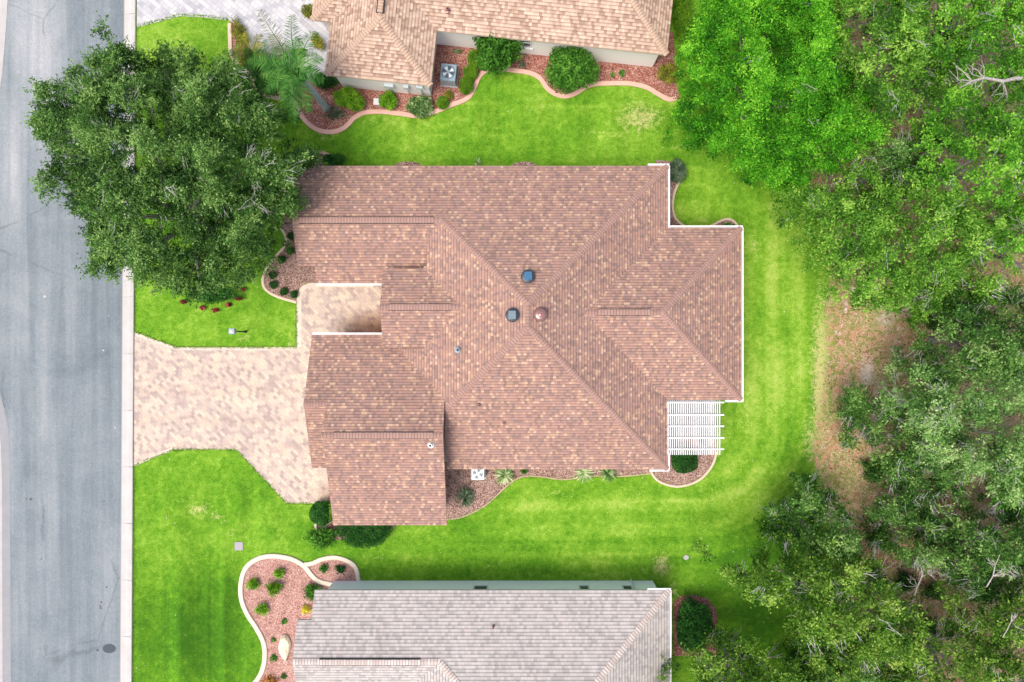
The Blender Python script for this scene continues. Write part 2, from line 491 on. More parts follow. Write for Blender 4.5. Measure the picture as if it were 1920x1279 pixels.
M['bluemetal'] = mat_simple("blue_grey_metal", (0.22,0.30,0.35), 0.6, 0.3, metal=0.0)
M['darkmetal'] = mat_simple("dark_metal", (0.045,0.06,0.075), 0.35, 0.5, metal=0.3)
M['brownmetal'] = mat_simple("brown_metal", (0.25,0.13,0.12), 0.22, 0.6, metal=0.3, var=0.05)
M['panel'] = mat_simple("solar_cells", (0.05,0.15,0.27), 0.6, 0.3, nscale=8, var=0.3, bump=0)
M['panelB'] = mat_simple("dusty_solar_cells", (0.09,0.14,0.19), 0.6, 0.8, nscale=8, var=0.3, bump=0)
M['lid'] = mat_simple("grey_plastic_lid", (0.36,0.33,0.36), 0.7, nscale=30, var=0.25)
M['rock'] = mat_simple("cream_rock", (0.80,0.70,0.52), 0.9, 0.1, nscale=4, var=0.35, bump=0.6)
M['bark'] = mat_bark("grey_bark", (0.16,0.14,0.12), (0.40,0.38,0.35))
M['twig'] = mat_bark("pale_twigs", (0.24,0.24,0.225), (0.46,0.46,0.44))
M['palmtrunk'] = mat_bark("palm_trunk_bark", (0.30,0.32,0.32), (0.48,0.50,0.50))
M['deadwood'] = mat_bark("bleached_wood", (0.26,0.23,0.21), (0.50,0.47,0.44))
M['hedge'] = mat_leaf("dark_hedge_leaf", (0.012,0.055,0.010), (0.028,0.125,0.018), (0.07,0.23,0.035), 0.2)
M['shrub'] = mat_leaf("green_shrub_leaf", (0.030,0.105,0.012), (0.075,0.24,0.025), (0.19,0.42,0.055), 0.3)
M['lime'] = mat_leaf("lime_shrub_leaf", (0.07,0.20,0.010), (0.19,0.42,0.020), (0.40,0.64,0.060), 0.3)
M['clip'] = mat_leaf("clipped_shrub_leaf", (0.05,0.14,0.008), (0.12,0.27,0.012), (0.22,0.40,0.025), 0.25)
M['olive'] = mat_leaf("olive_leaf", (0.08,0.10,0.01), (0.22,0.24,0.03), (0.50,0.46,0.08), 0.25)
M['varieg'] = mat_leaf("variegated_leaf", (0.05,0.13,0.03), (0.22,0.36,0.12), (0.72,0.78,0.50), 0.25)
M['greyleaf'] = mat_leaf("greygreen_leaf", (0.04,0.09,0.045), (0.13,0.20,0.11), (0.34,0.38,0.27), 0.25)
M['yellow'] = mat_leaf("yellow_leaf", (0.35,0.33,0.02), (0.75,0.66,0.05), (0.9,0.85,0.2), 0.2)
M['red'] = mat_leaf("red_leaf", (0.14,0.015,0.02), (0.33,0.04,0.045), (0.50,0.17,0.14), 0.2)
M['rustleaf'] = mat_leaf("rust_leaf", (0.25,0.10,0.03), (0.50,0.22,0.06), (0.62,0.40,0.12), 0.2)
M['palmleaf'] = mat_leaf("palm_leaf", (0.012,0.06,0.010), (0.040,0.15,0.02), (0.15,0.31,0.06), 0.1)
M['palmold'] = mat_leaf("old_palm_leaf", (0.05,0.07,0.035), (0.14,0.17,0.08), (0.34,0.36,0.20), 0.15)
M['oak'] = mat_leaf("oak_leaf", (0.014,0.050,0.012), (0.080,0.190,0.036), (0.32,0.50,0.15), 0.3)
M['bright'] = mat_leaf("bright_tree_leaf", (0.018,0.11,0.006), (0.085,0.35,0.014), (0.30,0.64,0.05), 0.35)
M['mid'] = mat_leaf("mid_tree_leaf", (0.026,0.095,0.012), (0.125,0.32,0.028), (0.42,0.64,0.12), 0.35)
M['mid2'] = mat_leaf("fresh_tree_leaf", (0.026,0.11,0.012), (0.12,0.37,0.024), (0.40,0.68,0.10), 0.35)
M['pale'] = mat_leaf("pale_tree_leaf", (0.035,0.10,0.025), (0.17,0.35,0.08), (0.52,0.66,0.30), 0.35)
M['woodsdark'] = mat_leaf("dark_tree_leaf", (0.016,0.060,0.012), (0.080,0.21,0.032), (0.36,0.52,0.17), 0.3)
M['darkoak'] = mat_leaf("olive_tree_leaf", (0.018,0.065,0.008), (0.110,0.25,0.022), (0.42,0.56,0.12), 0.3)

# ---------------------------------------------------------------- ground
def axis(lo, hi, step, far):
    c = list(np.arange(lo, hi+1e-6, step))
    out = []; x = lo; s = step
    while x > -far:
        s *= 1.5; x -= s; out.append(x)
    left = out[::-1]; out = []; x = c[-1]; s = step
    while x < far:
        s *= 1.5; x += s; out.append(x)
    return np.array(left + c + out)

xs = axis(-29, 30, 0.22, 600); ys = axis(-20, 20, 0.22, 600)
XX, YY = np.meshgrid(xs, ys)
PX = XX*F/H + 960; PY = 639.5 - YY*F/H

def blob(px, py, rx, ry, k=1.0, p=2.0):
    d = ((PX-px)/rx)**2 + ((PY-py)/ry)**2
    return k*np.exp(-d**(p/2))

dry = np.zeros_like(PX)
for b in [(372,955,26,16,.72),(405,968,20,12,.65),(436,1000,12,16,.5),(390,945,40,24,.3),(1200,220,55,35,.75),(1130,250,60,20,.4),(1010,170,40,25,.3),
          (1290,275,70,8,.5),(1240,1060,22,28,.8),(1262,1110,16,30,.6),(700,225,60,10,.4),(610,250,30,12,.7),(540,620,50,30,.35),
          (458,634,20,10,.6),(545,645,14,8,.6),(600,1040,30,8,.35),(700,1045,40,10,.45),(1415,460,10,30,.6),(1400,790,12,60,.45),
          (1340,920,45,20,.35),(900,930,80,12,.25),(1040,925,60,15,.35),(1180,925,50,15,.3),(300,880,40,18,.3),(350,930,40,15,.3),
          (1540,720,24,200,.95),(1548,640,30,80,.9),(1530,830,30,50,.8),(1555,600,22,60,.8),(1515,800,20,50,.5),(1560,860,20,60,.6),(455,880,30,18,.25),(270,90,10,20,.5),
          (840,165,30,12,.25),(950,200,90,30,.2),(640,1060,20,20,.4),(1440,980,80,10,.2),(1390,130,60,60,.1)]:
    dry = np.maximum(dry, blob(*b))
wood = np.interp(PY, [-400,0,200,330,420,520,580,650,720,800,860,900,960,1020,1100,1180,1240,1300,1700],
                 [1560,1560,1560,1520,1560,1570,1555,1560,1555,1540,1530,1545,1560,1570,1600,1560,1540,1440,1440])
litter = 1/(1+np.exp(-(PX-wood)/14.0))
litter = np.maximum(litter, 0.62*np.exp(-((PX-wood)/20)**2))
sand = np.zeros_like(PX); rust = np.zeros_like(PX)
for b in [(1590,720,30,60,.55),(1675,650,30,60,.6),(1610,900,30,60,.45),(1720,1120,30,40,.4),(1660,600,30,30,.7),(1625,700,22,45,.9),(1650,730,20,40,.7),(1700,590,14,14,.7),(1600,945,25,22,.5),(1690,950,22,20,.7),(1860,960,40,18,.9),(1830,1010,20,18,.8),(1615,860,15,15,.5),(1870,520,25,25,.4)]:
    sand = np.maximum(sand, blob(*b))
for b in [(1665,660,22,50,.9),(1830,150,20,20,.5),(1870,540,40,40,.9),(1800,440,16,40,.7),(1690,870,40,16,.9),(1770,945,45,25,1.0),(1700,1040,20,40,.7),(1600,800,16,40,.6),(1840,380,40,12,.6),(1740,1130,40,40,.4)]:
    rust = np.maximum(rust, blob(*b))
lush_shade = np.zeros_like(PX)  # darker grass, with shade of south-east trees and south house painted in
for b in [(1400,1050,130,60,1.0),(1430,1150,60,80,1.1),(1250,1040,120,30,.3),(380,1180,120,120,.45),(900,1065,300,12,.15),(560,1010,60,30,.5),(640,270,60,30,.4),(1310,1010,90,20,.3)]:
    lush_shade = np.maximum(lush_shade, blob(*b))
lush_shade -= blob(1450,650,70,260,.25) + blob(400,600,140,50,.22) + blob(1000,210,250,60,.12) + blob(980,940,260,30,.15) + blob(340,60,80,50,.25)+blob(1420,420,60,120,.2)
sv = np.clip(blob(380,1180,150,170,1.0,3)+blob(1460,640,75,330,.8,4)+blob(430,560,10,10,.0),0,1)
sh = np.clip(blob(1010,1000,420,110,.9,4)+blob(980,240,400,60,.5,4)+blob(420,960,150,60,.6,4),0,1)

ddx = np.maximum(np.maximum(840-PX, PX-1300), 0); ddy = np.maximum(np.maximum(400-PY, PY-800), 0)
dd = np.hypot(ddx, ddy)
band = 0.9*np.exp(-(((dd+4*np.sin(PX/60+PY/80)) % 58 - 29)/2.6)**2)*(dd>20) + (np.sin(dd/46*2*np.pi+0.6*np.sin(PX/90)+0.5*np.sin(PY/70))*0.5+0.28*np.sin(dd/17*2*np.pi+1)) * np.clip((PX-780)/200, 0, 1) * (PY > 640-300)
band *= np.clip(1-litter*1.5, 0, 1)
sv = np.clip(blob(380,1180,150,170,1.0,3),0,1); sh = np.clip(blob(980,240,400,60,.5,4)+blob(420,960,150,60,.6,4),0,1)
lush_shade -= 0.28*np.exp(-((dd-150)/45)**2)*np.clip((PX-850)/200,0,1)*(PY>380) 
lush_shade += blob(380,1180,130,130,.35)
nx, ny = len(xs), len(ys)
me = bpy.data.meshes.new("ground")
me.vertices.add(nx*ny)
gz = np.zeros_like(XX)
me.vertices.foreach_set("co", np.stack([XX, YY, gz], -1).astype(np.float32).ravel())
ii, jj = np.meshgrid(np.arange(nx-1), np.arange(ny-1))
a = (jj*nx+ii).ravel()
q = np.stack([a, a+1, a+nx+1, a+nx], -1).astype(np.int32)
me.loops.add(q.size); me.loops.foreach_set("vertex_index", q.ravel())
me.polygons.add(len(q)); me.polygons.foreach_set("loop_start", np.arange(0, q.size, 4, dtype=np.int32))
for nm, arr in (("dry",dry),("litter",litter),("sand",sand),("rust",rust),("lush_shade",lush_shade),("band",band),("stripe_v",sv),("stripe_h",sh)):
    at = me.attributes.new(nm, 'FLOAT', 'POINT'); at.data.foreach_set("value", arr.astype(np.float32).ravel())
me.materials.append(M['ground']); me.update(calc_edges=True)
ground = bpy.data.objects.new("ground", me); COL.objects.link(ground)
tag(ground, kind='structure')

def sheet(name, polypx, z, mat, label=None, kind='structure', thick=None, attrs=None):
    poly = [G(*p) for p in polypx]
    mb = MB()
    if thick: mb.prism(poly, z-thick, z)
    else:
        if area(poly) < 0: poly = poly[::-1]
        mb.face([(x,y,z) for x,y in poly])
    o = build(name, mb, mat)
    tag(o, label, kind=kind)
    return o

def strip_grid(name, rows, z, mat, attr=None, nsub=8, raise_=None):
    """rows: list of (left px, right px, py); a sheet with inner vertices and optional attribute fn(px,py)"""
    me = bpy.data.meshes.new(name); vs = []; av = []
    for (l, r, y) in rows:
        for k in range(nsub+1):
            px = l+(r-l)*k/nsub
            g = G(px, y); vs.append((g[0], g[1], z)); av.append(attr(px, y) if attr else 0)
    fs = []
    for j in range(len(rows)-1):
        for k in range(nsub):
            p = j*(nsub+1)+k; fs.append((p, p+nsub+1, p+nsub+2, p+1))
    me.from_pydata(vs, [], fs); me.materials.append(mat)
    at = me.attributes.new("pale", 'FLOAT', 'POINT'); at.data.foreach_set("value", av)
    me.update(); o = bpy.data.objects.new(name, me); COL.objects.link(o); tag(o, kind='structure')
    return o

def roadR(y): return 233 - (y/1279.0)*7.5
def leftE(y): return float(np.interp(y, [-900,-50,0,60,110,150,170,400,700,745,780,830,900,1279,2200], [20,16,14,10,6,2,-2,-12,-14,-12,-4,1,3,4,6]))
def palef(px, y):
    v = 0
    for (cx, cy, rx, ry, k) in [(60,60,60,120,.9),(20,300,25,130,1.1),(90,200,25,100,.6),(45,560,12,130,.6),(80,620,10,200,.45),(35,1100,22,250,.35),(100,800,14,300,.2),(22,120,15,60,-.5),(30,60,14,80,.4),(75,330,14,90,.3),(130,250,30,60,.2)]:
        v += k*math.exp(-(((px-cx)/rx)**2+((y-cy)/ry)**2))
    return v
rows = [(leftE(y), roadR(y), y) for y in list(range(-6000, -100, 600)) + list(range(-100, 1400, 25)) + list(range(1400, 7400, 600))]
strip_grid("road", rows, 0.006, M['road'], palef, nsub=16)

# right kerb with gutter pan: slightly raised sloping (Miami) kerb
def kerb(name, fa, fb, label, y0=-700, y1=2000, step=106.0, start=27, h=0.1, group=None):
    mb = MB()
    ysq = [start + step*k for k in range(int((y0-start)//step), int((y1-start)//step)+1)]
    for ya, yb in zip(ysq[:-1], ysq[1:]):
        gap = 0.4
        ya += gap; yb -= gap
        A0 = G(fa(ya), ya); A1 = G(fa(yb), yb); B0 = G(fb(ya), ya); B1 = G(fb(yb), yb)
        def L(p, q, t): return (p[0]+(q[0]-p[0])*t, p[1]+(q[1]-p[1])*t)
        prof = [(0,0.0),(0,0.012),(0.35,0.02),(0.5,0.05),(0.68,h),(0.95,h),(1.0,h-0.02),(1.0,0.0)]
        P0 = [(*L(A0,B0,t), z) for t, z in prof]; P1 = [(*L(A1,B1,t), z) for t, z in prof]
        for i in range(len(prof)-1):
            mb.face([P0[i], P1[i], P1[i+1], P0[i+1]])
        mb.face(P0[::-1]); mb.face(P1)
    base = MB()
    o = build(name, mb, M['kerb'])
    tag(o, kind='structure')
    return o
kerb("kerb", lambda y: roadR(y)+1.0, lambda y: roadR(y)+22.5, "")
sheet("kerb_joint_bed", [(roadR(-700)-0.5,-700),(roadR(-700)+23,-700),(roadR(2000)+23,2000),(roadR(2000)-0.5,2000)], 0.010, M['joint'])
# left kerb (mostly outside the frame)
rowsL = [(leftE(y)-16, leftE(y)+1, y) for y in list(range(-900, 2300, 40))]
mb = MB()
for (a0, b0, y0), (a1, b1, y1) in zip(rowsL[:-1], rowsL[1:]):
    q = [G(a0-4,y0), G(b0,y0), G(b1,y1), G(a1-4,y1)]
    top = [(q[0][0],q[0][1],.1),((q[0][0]+q[1][0])/2,(q[0][1]+q[1][1])/2,.1),(q[1][0],q[1][1],.016)]
    bot = [(q[3][0],q[3][1],.1),((q[3][0]+q[2][0])/2,(q[3][1]+q[2][1])/2,.1),(q[2][0],q[2][1],.016)]
    for i in (0,1): mb.face([bot[i], bot[i+1], top[i+1], top[i]])
tag(build("kerb", mb, M['kerb']), kind='structure')
# pale gutter strip beside left kerb at the lower left
mb = MB()
for y0 in range(720, 1500, 40):
    y1 = y0+40
    w0 = float(np.interp(y0,[720,760,800,900,1500],[8,15,17,16,17])); w1 = float(np.interp(y1,[720,760,800,900,1500],[8,15,17,16,17]))
    q = [G(leftE(y0),y0), G(leftE(y0)+w0+.2,y0), G(leftE(y1)+w1+.2,y1), G(leftE(y1),y1)]
    mb.face([(*p,0.012) for p in q[::-1]])
tag(build("gutter", mb, M['gutterpan']), kind='structure')

# driveway (main house)
def paved(name, polypx, z, mat, darkening=None, kind='structure', step=8):
    """triangulated with inner points through a clipped grid, so a darker patch can be given as an attribute"""
    import bmesh
    bm = bmesh.new()
    poly = [G(*p) for p in polypx]
    if area(poly) < 0: poly = poly[::-1]
    vs = [bm.verts.new((x,y,z)) for x,y in poly]
    bm.faces.new(vs)
    x0 = min(p[0] for p in poly); x1 = max(p[0] for p in poly); y0 = min(p[1] for p in poly); y1 = max(p[1] for p in poly)
    n = step
    for k in range(1, int((x1-x0)*2)):
        bmesh.ops.bisect_plane(bm, geom=bm.verts[:]+bm.edges[:]+bm.faces[:], plane_co=(x0+k*0.5,0,0), plane_no=(1,0,0))
    for k in range(1, int((y1-y0)*2)):
        bmesh.ops.bisect_plane(bm, geom=bm.verts[:]+bm.edges[:]+bm.faces[:], plane_co=(0,y0+k*0.5,0), plane_no=(0,1,0))
    me = bpy.data.meshes.new(name); bm.to_mesh(me); bm.free()
    at = me.attributes.new("darkening", 'FLOAT', 'POINT')
    vals = []
    for v in me.vertices:
        px = v.co.x*F/H+960; py = 639.5-v.co.y*F/H
        vals.append(darkening(px, py) if darkening else 0.0)
    at.data.foreach_set("value", vals)
    me.materials.append(mat)
    o = bpy.data.objects.new(name, me); COL.objects.link(o); tag(o, kind=kind)
    return o
def drv_dark(px, py):
    v = 1.1*math.exp(-(((px-712)/66)**2+((py-614)/26)**2)**1.5)  # darker brown patches before the entry and at the garage corner
    v += .75*math.exp(-(((px-632)/32)**2+((py-932)/22)**2))
    for yy in (690, 735, 790, 835): v += .13*math.exp(-((py-yy)/9)**2)  # faint tyre-mark bands
    return min(v, 1)
drive = [(roadR(622)+23,622),(290,636),(332,651.5),(556,651.5),(556,560),(558.5,548),(563,540),(572,534),(586,531.5),(770,531.5),(770,944),(538,944),(443,843),(325,843),(290,857),(roadR(873)+23,874)]
paved("driveway", drive, 0.016, M['paver'], drv_dark)
def ribbon(name, pts, w, z, mat, kind='structure', thick=0.01, side=0):
    pts = [G(*p) for p in pts]
    mb = MB(); w = w
    L = []; R = []
    for i, p in enumerate(pts):
        a = pts[max(i-1,0)]; b = pts[min(i+1,len(pts)-1)]
        d = Vector((b[0]-a[0], b[1]-a[1])).normalized(); n = Vector((-d.y, d.x))
        L.append((p[0]+n.x*w*(0.5+side), p[1]+n.y*w*(0.5+side))); R.append((p[0]-n.x*w*(0.5-side), p[1]-n.y*w*(0.5-side)))
    for i in range(len(pts)-1):
        f = [(*R[i],z),(*R[i+1],z),(*L[i+1],z),(*L[i],z)]
        mb.face(f)
    o = build(name, mb, mat); tag(o, kind=kind); return o
ribbon("driveway_border", [(256,627),(290,640),(332,653.5)], 0.16, 0.022, M['paverB'])
ribbon("driveway_border", [(332,653.5),(555,653.5)], 0.16, 0.021, M['paverB'])
ribbon("path_border", [(561,651),(561,560)]+smooth_line([(561,560),(563,549),(568,541),(578,536),(592,534.5)],4)+[(700,534.5)], 0.24, 0.022, M['paverB'])
ribbon("driveway_border", [(252,872),(290,855),(325,841.5),(443,841.5),(538,941.5),(640,941.5)][:3], 0.16, 0.021, M['paverB'])
ribbon("driveway_joint", [(267,632),(265,866)], 0.025, 0.024, M['joint'])
# neighbour's driveway
driveN = [(257,-700),(257,49),(296,39),(337,28),(380,30),(427,36),(440,45),(450,62),(462,86),(480,103),(510,112),(540,122),(556,140),(568,152),(590,150),(615,150),(640,120),(720,60),(720,-700)]
paved("driveway", driveN, 0.016, M['paverN'])
ribbon("driveway_border", [(257,50),(296,40),(337,29)]+[(380,31),(425,37)], 0.1, 0.022, M['kerb'])

# ---------------------------------------------------------------- landscape edging & mulch
def edging(pts_px, w, h, mat, label, closed=False, name="landscape_edging", n=6, group=None):
    line = smooth_line([G(*p) for p in pts_px], n, closed)
    org = (*line[0], 0)
    mb = MB(); P = []
    for i, p in enumerate(line):
        a = line[max(i-1,0)]; b = line[min(i+1,len(line)-1)]
        d = Vector((b[0]-a[0], b[1]-a[1])).normalized(); nn = Vector((-d.y, d.x))
        prof = [(-.5,-.02),(-.5,h*.8),(-.38,h),(.38,h),(.5,h*.8),(.5,-.02)]
        P.append([(p[0]+nn.x*w*t, p[1]+nn.y*w*t, z) for t, z in prof])
    for i in range(len(P)-1):
        for k in range(5):
            mb.face([P[i][k], P[i][k+1], P[i+1][k+1], P[i+1][k]][::-1])
    mb.face(P[0]); mb.face(P[-1][::-1])
    o = build(name, mb, mat, None, org)
    tag(o, label, "edging", group)
    return o

def mulch(poly, mat, z=0.03, label="bark mulch", name="mulch"):
    o = sheet(name, poly, z, mat, label, kind='stuff', thick=0.06)
    return o

# SW bed of grey-roofed neighbour
bedS = [(474,1285),(490,1262),(497,1235),(495,1205),(482,1178),(463,1148),(453,1120),(453,1090),(462,1064),(482,1048),(510,1042),(545,1047),(570,1060),(585,1078),(600,1090),(628,1096)]
edging(bedS, 0.24, 0.12, M['edgeC'], "cream concrete edging curving round the big gravel bed beside the grey-roofed house")
bedS2 = [(571,1058),(585,1056),(605,1048),(630,1045),(655,1053),(668,1066),(673,1092)]
edging(bedS2, 0.22, 0.10, M['edgeC'], "short cream edging around the small gravel bed with two shrubs, north of the grey-roofed house")
mulch(smooth_line(bedS, 3)+[(680,1110),(680,1330),(440,1330)], M['mulchS'], 0.034, "reddish gravel in the bed by the grey-roofed house", "gravel")
mulch([(574,1060),(590,1054),(605,1049),(630,1046),(655,1054),(667,1066),(672,1100),(600,1100),(588,1080)], M['mulchS'], 0.030, "reddish gravel in the small curved bed", "gravel")
# north neighbour bed
curbN1 = [(431,45),(432,70),(433,95),(439,112),(452,124),(467,137),(476,155),(486,172),(500,180),(530,186),(550,192)]
edging(curbN1, 0.20, 0.09, M['edgeB'], "buff concrete edging between the front lawn and the palm bed, top left")
curbN2 = [(550,190),(560,208),(572,226),(587,239),(602,246),(618,248),(633,246),(646,240),(656,231),(664,222),(683,212),(714,210),(753,214),(783,218),(810,212),(845,198),(876,185),(889,166),(899,144),(911,134),(938,130),(965,133),(992,137),(1012,147),(1026,166),(1042,177),(1061,181),(1080,175),(1099,163),(1118,158),(1138,157),(1177,157),(1211,164),(1234,177),(1254,187),(1268,184)]
edging(curbN2, 0.24, 0.10, M['edgeP'], "long wavy salmon edging along the beds of the tan-roofed house at the top", n=4)
mulch([(431,40),(441,47),(462,88),(480,104),(510,113),(540,123),(556,141),(568,153),(590,151),(620,140)]+[(640,60),(1240,60),(1275,185),(1254,186)]+[p for p in curbN2[::-1][2:]]+curbN1[::-1], M['mulchN'], 0.032, "reddish bark mulch in the long bed beside the tan-roofed house")
# entry bed
curbE = [(527,428),(535,440),(537,452),(531,466),(521,477),(513,487),(503,500),(496,513),(493,526),(496,539),(506,549),(525,558),(556,567)]
edging(curbE, 0.14, 0.08, M['edgeB'], "cream edging snaking around the entry bed beside the oak")
mulch(curbE+[(555,556),(560,542),(572,532),(590,530.5),(640,530.5),(640,330),(560,330),(530,410)], M['mulch'], 0.028, "brown bark mulch in the entry bed by the front walk")
edging([(578,289),(590,285),(603,286),(618,291)], 0.16, 0.08, M['edgeP'], "short pinkish edging at the corner of the house behind the oak")
mulch([(582,286),(603,286),(618,291),(606,306),(600,340),(640,345),(620,330),(575,345),(560,338),(574,310)][:4]+[(602,345),(560,345),(572,318)], M['mulch'], 0.026, "brown bark mulch at the corner behind the oak")
# little crescents north of the main house
for i, (cx, rx, ry, lb) in enumerate([(765,26,9,"left"),(983,24,9,"right")]):
    mulch([(cx+rx*math.cos(t), 315-ry*1.0*math.sin(t)-3) for t in np.linspace(0, math.pi, 12)], M['mulch'], 0.024+0.002*i, "small mulch crescent peeking past the north eave")
# south bed of main house
curbM = [(838,974),(860,971),(880,964),(905,951),(925,935),(945,916),(962,902),(980,894),(1005,893),(1030,896),(1055,899),(1085,896),(1120,892),(1160,893),(1190,891),(1222,888)]
mulch(curbM+[(1222,840),(800,840),(800,974)], M['mulch'], 0.026, "brown bark mulch along the south wall of the main house")
edging(curbM, 0.07, 0.05, M['edgeM'], "low brown edging between the south bed of the main house and the lawn")
curbSE = [(1219,878),(1223,889),(1232,900),(1248,908),(1270,912),(1293,908),(1313,898),(1328,883),(1338,866),(1343,846)]
edging(curbSE, 0.12, 0.08, M['edgeB'], "cream edging curving round the hedge bed below the pergola")
mulch(curbSE+[(1343,820),(1219,820)], M['mulch'], 0.030, "brown bark mulch in the round bed below the pergola")
# NE bed
curbNE = [(1274,340),(1268,352),(1263,368),(1261,388),(1264,404),(1272,416),(1286,426),(1300,432)]
edging(curbNE, 0.12, 0.08, M['edgeB'], "buff edging curving down the narrow bed at the north-east inside corner")
curbNE2 = [(1325,428),(1340,420),(1352,414),(1364,411),(1375,415),(1382,424),(1386,440)]
edging(curbNE2, 0.12, 0.08, M['edgeB'], "short buff edging hump above the east wing of the main house")
mulch(curbNE+[(1300,440),(1230,440),(1230,300),(1280,305)], M['mulch'], 0.026, "dark bark mulch at the north-east inside corner")
mulch([p for p in curbNE2]+[(1386,450),(1325,450)], M['mulch'], 0.028, "dark bark mulch behind the east wing")
# bed by the garage hedge
mulch([(590,944),(640,944),(640,1010),(740,990),(745,985),(740,960),(640,960),(640,1012),(592,1012)][:2]+[(740,950),(740,992),(640,1012),(590,1010)], M['mulch'], 0.024, "dark bark mulch at the garage corner")
# bed at the grey house, right
mulch([(1262,1130),(1275,1118),(1300,1115),(1325,1122),(1342,1140),(1346,1160),(1340,1180),(1345,1230),(1262,1230)], M['mulchN'], 0.028, "reddish bark mulch around the dark hedge by the grey-roofed house")
mulch([(1246,60),(1262,60),(1268,130),(1262,150),(1240,150)], M['mulchN'], 0.034, "reddish mulch at the end wall of the tan-roofed house")
# dark soil patches under porch lawns etc.
sheet("patio", [(1230,720),(1341,720),(1341,820),(1230,820)], 0.05, M['patio'], thick=0.07)
# small stepping pad by tan house
# ---------------------------------------------------------------- roofs
PITCH = 0.45
def planeZ(t, pitch=PITCH, base=2.6): return base + pitch*t/ES

class Roof:
    def __init__(s, T, pitch=PITCH, base=2.6, thick=0.16):
        s.T = T; s.pitch = pitch; s.base = base; s.mb = MB(); s.th = thick
    def face(s, poly, tf, grad):
        """poly in eave px; tf(x,y)= rise distance in px; grad = uphill direction in eave px (x right, y down)"""
        P = []; UV = []
        k = math.sqrt(1+s.pitch**2)
        g = Vector(grad).normalized()
        for (x, y) in poly:
            X, Y = s.T(x, y); t = tf(x, y)
            P.append((X, Y, s.base + s.pitch*t/ES))
            UV.append(((x*(-g.y)+y*g.x)/ES, t*k/ES))
        # orientation
        if area([(p[0],p[1]) for p in P]) < 0: P = P[::-1]; UV = UV[::-1]
        s.mb.face(P, 0, 0.5, UV)
        B = [(p[0],p[1],p[2]-s.th) for p in P]
        s.mb.face(B[::-1], 1)
        for i in range(len(P)):
            j = (i+1) % len(P)
            s.mb.face([P[j], P[i], B[i], B[j]][::-1], 1)

def caps(mb, a, b, lat, width=0.15, step=0.142, lift=0.0, seed=0, tl=(0.1,1.0)):
    """chain of folded cap shingles from a to b (3D); lat: downward slope to the sides"""
    a = Vector(a); b = Vector(b); L = (b-a).length
    d = (b-a)/L; n = max(1, int(L/step)); r = random.Random(seed)
    h = Vector((d.x, d.y, 0)).normalized(); side = Vector((-h.y, h.x, 0))
    for i in range(n):
        p0 = a + d*(L*i/n); p1 = a + d*(L*(i+1)/n + 0.01)
        t = r.uniform(*tl)
        z0 = 0.045+lift; z1 = 0.018+lift
        w = width*r.uniform(0.97,1.03)
        def sec(p, dz): return [p+side*w+Vector((0,0,dz-lat*w-0.004)), p+side*w*0.25+Vector((0,0,dz-lat*w*0.2)), p-side*w*0.25+Vector((0,0,dz-lat*w*0.2)), p-side*w+Vector((0,0,dz-lat*w-0.004))]
        s0 = sec(p0, z0); s1 = sec(p1, z1)
        sm = [q0.lerp(q1, 0.24) for q0, q1 in zip(s0, s1)]
        for k in range(3):
            mb.face([s0[k], s0[k+1], sm[k+1], sm[k]], 0, -0.9)      # shadow line at each cap's butt edge, painted dark
            mb.face([sm[k], sm[k+1], s1[k+1], s1[k]], 0, t)
        lo = [p+Vector((0,0,-0.04)) for p in s0]
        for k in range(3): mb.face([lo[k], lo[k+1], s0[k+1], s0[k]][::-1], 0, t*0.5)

def ventbase(mb, a, b, width, z):
    a = Vector(a); b = Vector(b); d = (b-a).normalized(); s = Vector((-d.y, d.x, 0))
    P = [a+s*width, b+s*width, b-s*width, a-s*width]
    lo = [p+Vector((0,0,-0.12)) for p in P]; hi = [p+Vector((0,0,z)) for p in P]
    mb.face(hi)
    for i in range(4):
        j = (i+1) % 4; mb.face([lo[j], lo[i], hi[i], hi[j]])
    mb.face(lo)

# ---- main house
house = thing("brick_red_roofed_house", (*E(960,600), 0), "large main house in the middle with blended red-brown shingle roof", "house")
house.name = "house"
HO = tuple(house.location)
R = Roof(E)
N_ = lambda x,y: y-311; S_ = lambda x,y: 880-y; W_ = lambda x,y: x-723; E_ = lambda x,y: 1252-x
R.face([(593,311),(1252,311),(987.5,575.5),(833,421),(562,421),(562,338),(593,338)], N_, (0,1))
R.face([(562,421),(833,421),(804,450),(804,531),(593,531),(593,500),(562,500)], lambda x,y: 531-y, (0,-1))
R.face([(833,421),(987.5,575.5),(987.5,615.5),(838,765),(838,743),(748,653),(798,653),(798,503),(804,503),(804,450)], W_, (1,0))
R.face([(987.5,615.5),(1252,880),(838,880),(838,765)], S_, (0,-1))
R.face([(987.5,575.5),(1252,311),(1252,427),(1090.5,588.5),(1252,750),(1252,880),(987.5,615.5)], E_, (-1,0))
R.face([(1252,427),(1390,427),(1228.5,588.5),(1090.5,588.5)], lambda x,y: y-427, (0,1))
R.face([(1252,750),(1390,750),(1228.5,588.5),(1090.5,588.5)], lambda x,y: 750-y, (0,-1))
R.face([(1390,427),(1390,750),(1228.5,588.5)], lambda x,y: 1390-x, (-1,0))
R.face([(585,628),(723,628),(748,653),(838,743),(838,806.5),(625,806.5),(625,753),(585,753)], lambda x,y: y-628, (0,1))
R.face([(625,806.5),(838,806.5),(838,985),(625,985)], lambda x,y: 985-y, (0,-1))
R.face([(585,753),(625,753),(625,878),(585,878)], lambda x,y: 878-y, (0,-1))
D0, D1, DX = 506.0, 652.0, 724.0; DM = (D0+D1)/2; DT = 75
R.face([(DX,D0),(723+DT,D0),(723+DT+DM-D0,DM),(DX,DM)], lambda x,y: DT+y-D0, (0,1))
R.face([(DX,DM),(723+DT+DM-D0,DM),(723+DT,D1),(DX,D1)], lambda x,y: DT+D1-y, (0,-1))
roof = build("roof", R.mb, [M['roof'], M['fascia']], house, HO)

